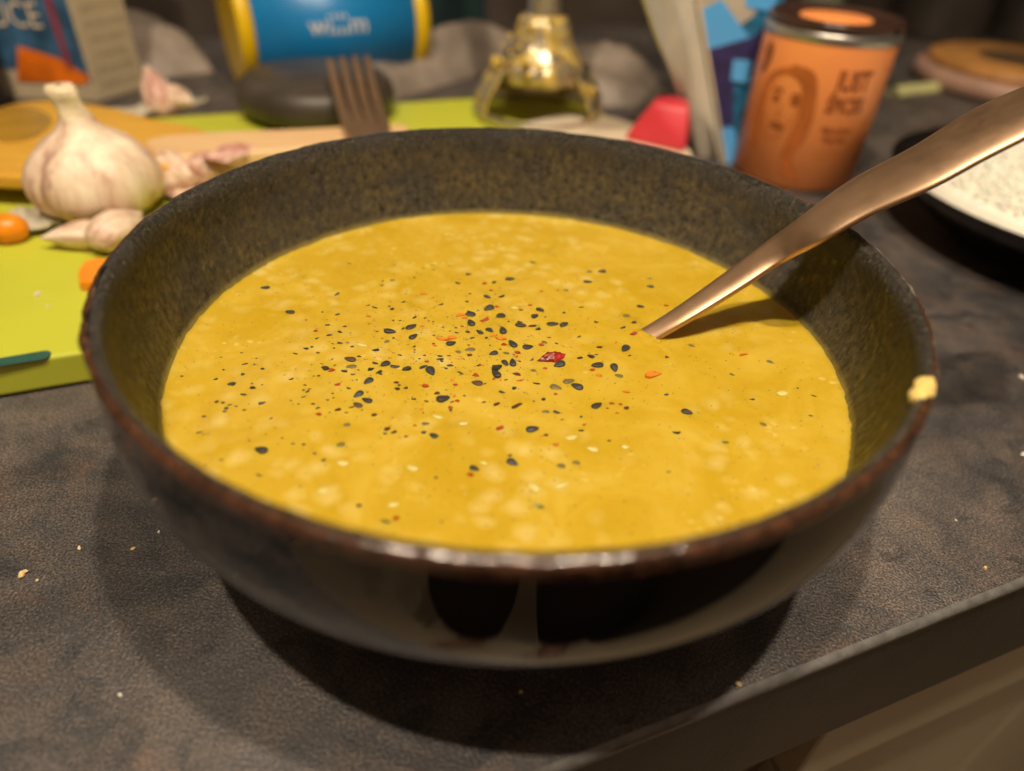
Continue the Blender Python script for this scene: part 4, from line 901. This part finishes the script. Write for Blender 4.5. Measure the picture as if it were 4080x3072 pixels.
decal("printed_shape", [(0.30, 0.055), (0.92, 0.055), (0.99, 0.075), (0.75, 0.125), (0.42, 0.155)], M_ORED, sc, QF, nf, 0.0008)
decal("printed_shape", [(0.80, 0.09), (0.86, 0.09), (0.86, 0.8), (0.76, 0.8)], M_PURP, sc, QF, nf, 0.0008)
decal("printed_shape", [(0.50, 0.27), (0.62, 0.30), (0.75, 0.36), (0.78, 0.42), (0.62, 0.41), (0.52, 0.35)], M_LEAF, sc, QF, nf, 0.0010)
def tf(s, s0, t0, size, m, q, nrm, W_, H_, sy=1.0):
    wrap("lettering", textmesh(s, size), lambda x, y: bil(*q, s0 + x / W_, t0 + y * sy / H_) + nrm * 0.0012, m, sc)
tf("HOT", 0.34, 0.345, 0.017, M_LETTER, QF, nf, 0.060, 0.19, 1.2); tf("SAUCE", 0.36, 0.235, 0.014, M_LETTER, QF, nf, 0.060, 0.19, 1.3)
wl_ = ["ingredients tomato", "chili onion vinegar", "salt sugar spices", "store in a cool dry", "place after opening", "best before see top", "shake well"]
for k in range(11):
    tf(wl_[k % 7], 0.5, 0.05 + 0.042 * k, 0.0034, M_LTEXT, QS, ns, 0.036, 0.19, 1.0)

# roots under the garlic bulb
V = []; F = []; rb = random.Random(9)
for k in range(40):
    a = rb.uniform(0, 6.28); r0 = rb.uniform(0.001, 0.006); r1 = r0 + rb.uniform(0.001, 0.004); b = len(V)
    for r, z in ((r0, 0.0016), (r1, 0.0003)):
        for d in (-1, 1): V.append((r * math.cos(a + d * 0.06), r * math.sin(a + d * 0.06), z))
    F.append((b, b + 1, b + 3, b + 2))
tag(mesh("roots", V, F, M_GSTEM, gb, smooth=False), kind="stuff")

# dark bottle, extreme left
bt = empty("dark_bottle", (-0.325, 0.262, 0.0), "black bottle standing at the far left edge behind the spatula", "bottle")
lathe("bottle_body", [(0.0, 0.0), (0.030, 0.0005), (0.033, 0.004), (0.034, 0.10), (0.030, 0.12), (0.014, 0.15), (0.013, 0.17)], M_BLACKP, bt, 48)
lathe("bottle_cap", [(0.0145, 0.168), (0.0150, 0.170), (0.0150, 0.188), (0.0, 0.189)], M_BLACKP, bt, 32)
# green and teal cartons at the back wall
def box(name, label, cat, q, h, m, flap=True):
    e = empty(name, (0, 0, 0), label, cat)
    hull("box_body", [Vector((x, y, z)) for x, y in q for z in (0.0004, h)], m, e, bev=0.0012)
    c = sum((Vector((x, y, 0)) for x, y in q), Vector()) / len(q)
    hull("box_flap", [c + (Vector((x, y, 0)) - c) * 0.96 + Vector((0, 0, z)) for x, y in q for z in (h + 0.0003, h + 0.0015)], m, e)
    return e
b0, b1 = Vector((-0.3427, 0.4775, 0.0000)), Vector((-0.2660, 0.5196, 0.0000))
box("green_carton", "dark green carton against the back wall between carton and blue tube", "carton", [b0[:2], b1[:2], (b1 + N * 0.05)[:2], (b0 + N * 0.05)[:2]], 0.16, M_DGREEN)
b0, b1 = Vector((-0.0853, 0.4952, 0.0000)), Vector((-0.0216, 0.5839, 0.0000))
box("teal_carton", "dark teal carton at the back between blue tube and blender shaft", "carton", [b0[:2], b1[:2], (b1 + N * 0.04)[:2], (b0 + N * 0.04)[:2]], 0.15, M_DTEAL)
# crumpled wraps
def wrapobj(label, a, b, wd, ht, k, nm="plastic_wrap"):
    a = Vector(a); b = Vector(b); ax = (b - a); L = ax.length; ax.normalize(); sd = Vector((-ax.y, ax.x, 0)); V = []; F = []; nx, ny = 44, 22
    for j in range(ny):
        for i in range(nx):
            s, t = i / (nx - 1), j / (ny - 1)
            e = (math.sin(math.pi * t) ** .7) * (math.sin(math.pi * s) ** .35)
            rg = 1 - abs(ntex((s * L * 12, t * wd * 30, 0), 1.2, k)) * 1.3
            V.append(a + ax * L * s + sd * wd * (t - 0.1) + Vector((0, 0, 0.0004 + ht * e * (0.45 + 0.55 * rg))))
    for j in range(ny - 1):
        for i in range(nx - 1): F.append((j * nx + i, j * nx + i + 1, (j + 1) * nx + i + 1, (j + 1) * nx + i))
    F.append(tuple([i for i in range(nx)][::-1] + [j * nx for j in range(1, ny)] + [(ny - 1) * nx + i for i in range(1, nx)] + [j * nx + nx - 1 for j in range(ny - 2, 0, -1)]))
    tag(mesh(nm, V, F[:-1], M_WRAP), label, "plastic wrap")
wrapobj("crumpled grey plastic wrap behind the pinkish clove, below the green carton", (-0.2618, 0.3287, 0.0000), (-0.2178, 0.3687, 0.0000), 0.09, 0.035, 2)
wrapobj("long crumpled grey plastic wrap running from the dark lid to the blender", (-0.0890, 0.3226, 0.0000), (0.0015, 0.4643, 0.0000), 0.06, 0.030, 6)
wrapobj("crumpled grey plastic wrap between the blender and the white pouch", (0.0286, 0.3363, 0.0000), (0.0924, 0.3524, 0.0000), 0.09, 0.030, 9)

# ------------------------------------------------------------------ right side: plate with rice, wooden lid, leek, pots
pc = Vector((0.2530, 0.1640, 0)); PR = 0.088
pl = empty("black_plate", pc[:], "black deep plate at the right edge holding white rice", "plate")
lathe("plate_body", [(0.0, 0.0008), (0.050, 0.0008), (0.052, 0.003), (0.070, 0.008), (0.084, 0.019), (PR, 0.0235), (PR + 0.0004, 0.0248), (PR - 0.0012, 0.0252), (PR - 0.004, 0.022), (0.070, 0.0125), (0.050, 0.0065), (0.0, 0.006)], M_PLATE, pl, 128)
def rice_h(x, y):
    r = math.hypot(x, y); return 0.0245 + 0.010 * max(0, 1 - (r / 0.083) ** 2) + 0.0008 * ntex((x, y, 0), 60, 3) if r < 0.079 else 0.02
V = [(0, 0, rice_h(0, 0))]; F = []; na = 90; nr = 40
for j in range(1, nr + 1):
    r = 0.0795 * j / nr
    for i in range(na):
        a = 2 * math.pi * i / na; x, y = r * math.cos(a), r * math.sin(a); V.append((x, y, rice_h(x, y) if j < nr - 1 else (0.0235 if j == nr - 1 else 0.0195)))
for i in range(na): F.append((0, 1 + i, 1 + (i + 1) % na))
for j in range(nr - 1):
    for i in range(na):
        k = (i + 1) % na; b = 1 + j * na; F.append((b + i, b + na + i, b + na + k, b + k))
rb = random.Random(8)
for k in range(4500):
    a = rb.uniform(0, 2 * math.pi); r = 0.0745 * math.sqrt(rb.random()); x, y = r * math.cos(a), r * math.sin(a); z = rice_h(x, y)
    L = rb.uniform(0.0026, 0.0052); w = 0.0010; d = Vector((rb.uniform(-1, 1), rb.uniform(-1, 1), rb.uniform(-.15, .15))).normalized(); e = d.cross(Vector((0, 0, 1))).normalized(); g = d.cross(e)
    c = Vector((x, y, z + 0.0006)); b = len(V)
    V += [c - d * L / 2, c + e * w, c + g * w, c - e * w, c - g * w, c + d * L / 2]
    for i in range(4): q = (i + 1) % 4; F += [(b, b + 1 + i, b + 1 + q), (b + 5, b + 1 + q, b + 1 + i)]
rice = mesh("rice", V, F, M_RICE); rice.location = pc[:]
tag(rice, "white rice heaped in the black plate at the right edge", "rice", kind="stuff")
wlid = empty("wooden_jar_lid", (0.372, 0.450, 0.0), "round light wooden lid with a darker groove, at the right edge behind the plate", "lid")
lathe("lower_ring", [(0.0, 0.0004), (0.066, 0.0004), (0.070, 0.003), (0.071, 0.010), (0.068, 0.0135), (0.062, 0.0140)], M_TRIVR, wlid, 96)
lathe("top_disc", [(0.0620, 0.0138), (0.0635, 0.0150), (0.0635, 0.0190), (0.0610, 0.0205), (0.0, 0.0205)], M_TRIV, wlid, 96)
o = prism("dark_inlay", [(0.0 + 0.030 * math.cos(a * .5) , 0.03 * math.sin(a * .5)) for a in range(0, 13)], 0.0204, 0.0209, M_DARKWOOD, wlid)
l0, l1 = Vector((0.2633, 0.4059, 0.0000)), Vector((0.3076, 0.4302, 0.0000)); ld = (l1 - l0).normalized(); ln = Vector((-ld.y, ld.x, 0))
V = []; F = []
for i in range(15):
    s = i / 14
    for j in range(9):
        a = math.pi * (j / 8); w = 0.0062 * (1 - 0.25 * abs(2 * s - 1) ** 3)
        V.append(l0 + (l1 - l0) * s + ln * (w * math.cos(a) + 0.002 * math.sin(s * 3)) + Vector((0, 0, 0.0004 + 0.0050 * math.sin(a))))
for i in range(14):
    for j in range(8): F.append((i * 9 + j, i * 9 + j + 1, i * 9 + j + 10, i * 9 + j + 9))
F.append(tuple(range(9))); F.append(tuple(range(14 * 9, 15 * 9))[::-1])
tag(mesh("leek_piece", V, F, M_LEEK), "pale green leek piece lying alone on the dark worktop", "leek")
def pot(loc, r, h, label):
    p = empty("cooking_pot", loc, label, "pot")
    lathe("pot_body", [(0.0, 0.0005), (r * 0.94, 0.0005), (r, 0.004), (r, h), (r + 0.002, h + 0.002), (r - 0.001, h + 0.001), (r - 0.002, 0.006), (0.0, 0.005)], M_POT, p, 64)
    hull("pot_handle", [Vector((x, y, z)) for x in (-0.012, 0.012) for y in (-r - 0.018, -r + 0.0005) for z in (h - 0.014, h - 0.006)], M_BLACKP, p, bev=0.002)
q = Vector((0.3902, 0.6032, 0.0000)) + Vector((0.012, 0.045, 0)); pot((q.x, q.y, 0), 0.044, 0.10, "dark steel pot at the back right behind the orange tin")
q = Vector((0.4871, 0.6146, 0.0000)) + Vector((0.02, 0.045, 0)); pot((q.x, q.y, 0), 0.05, 0.12, "dark pot cut off by the right top corner")
jr = Vector((0.2913, 0.6529, 0.0000)); j_ = empty("grey_jar", (jr.x, jr.y + 0.02, 0), "greyish green jar at the back wall, seen over the orange tin's lid", "jar")
lathe("jar_body", [(0.0, 0.0005), (0.021, 0.0005), (0.023, 0.004), (0.023, 0.07), (0.018, 0.08)], flat("jar_glass_green", (0.16, 0.17, 0.12), 0.25, 0.3), j_, 48)
lathe("jar_cap", [(0.018, 0.079), (0.0195, 0.080), (0.0195, 0.094), (0.0, 0.095)], M_BLACKP, j_, 48)

# ------------------------------------------------------------------ the photographer, seen mirrored in the glaze
FZ = -0.860
def skinbody(name, nodes, edges, m, parent, lv=2):
    me = bpy.data.meshes.new(name); me.from_pydata([n_[:3] for n_ in nodes], edges, []); me.materials.append(m)
    o = bpy.data.objects.new(name, me); COL.objects.link(o); o.parent = parent
    md = o.modifiers.new("skin", 'SKIN'); md.use_smooth_shade = True
    for v, n_ in zip(me.skin_vertices[0].data, nodes): v.radius = n_[3] if isinstance(n_[3], tuple) else (n_[3], n_[3]); v.use_root = False
    me.skin_vertices[0].data[0].use_root = True
    s = o.modifiers.new("sub", 'SUBSURF'); s.levels = 1; s.render_levels = lv
    return o
per = empty("person", (0.06, -0.44, FZ), "person in black trousers and dark top standing barefoot in front of the worktop", "person")
per.rotation_euler = (0, 0, math.radians(20))
bn = [(0, 0, .93, .12), (0, 0, 1.10, .12), (0, 0, 1.30, .14), (0, 0, 1.44, .09), (0, 0.01, 1.50, .055), (0, 0.03, 1.58, .075), (0, 0.03, 1.68, .085),
      (.10, 0, .88, .09), (.11, 0.01, .48, .058), (.12, -.01, .12, .04), (.12, .02, .05, .042), (.14, .18, .03, .036),
      (-.10, 0, .88, .09), (-.11, 0.01, .48, .058), (-.12, -.01, .12, .04), (-.12, .02, .05, .042), (-.14, .18, .03, .036),
      (.17, 0, 1.40, .055), (.23, 0, 1.12, .042), (.24, .05, .88, .028), (.24, .07, .80, .026), (-.17, 0, 1.40, .055), (-.23, 0, 1.12, .042), (-.24, .05, .88, .028), (-.24, .07, .80, .026)]
be = [(0, 1), (1, 2), (2, 3), (3, 4), (4, 5), (5, 6), (0, 7), (7, 8), (8, 9), (9, 10), (10, 11), (0, 12), (12, 13), (13, 14), (14, 15), (15, 16), (3, 17), (17, 18), (18, 19), (19, 20), (3, 21), (21, 22), (22, 23), (23, 24)]
skinbody("body", bn, be, M_BODY, per)
tr = [(0, 0, .95, .145), (0, 0, .88, .14), (.10, 0, .80, .115), (.11, .01, .46, .085), (.12, -.01, .13, .065), (-.10, 0, .80, .115), (-.11, .01, .46, .085), (-.12, -.01, .13, .065)]
skinbody("trousers", tr, [(0, 1), (1, 2), (2, 3), (3, 4), (1, 5), (5, 6), (6, 7)], M_TROUSER, per)
sh = [(0, 0, .98, .145), (0, 0, 1.15, .14), (0, 0, 1.34, .155), (0, 0, 1.44, .10), (.18, 0, 1.40, .075), (.235, 0, 1.16, .058), (-.18, 0, 1.40, .075), (-.235, 0, 1.16, .058)]
skinbody("shirt", sh, [(0, 1), (1, 2), (2, 3), (3, 4), (4, 5), (3, 6), (6, 7)], M_SHIRT, per)
for sx in (-1, 1):
    for k in range(4):
        skinbody("finger", [(sx * (.225 + .012 * k), .075, .785, .009), (sx * (.225 + .012 * k), .085, .745, .008), (sx * (.225 + .012 * k), .080, .715 + .006 * abs(k - 1.5), .007)], [(0, 1), (1, 2)], M_BODY, per, 1)
    skinbody("thumb", [(sx * .222, .085, .82, .010), (sx * .212, .11, .79, .009), (sx * .212, .12, .765, .008)], [(0, 1), (1, 2)], M_BODY, per, 1)
    for k in range(5):
        ellip("toe", (sx * (.100 + .016 * k), .222 - .006 * k, .016), (.010, .016, .012), M_BODY, per, seg=10, ring=6)
ellip("hair", (0, 0.01, 1.70), (.092, .105, .10), M_HAIR, per)
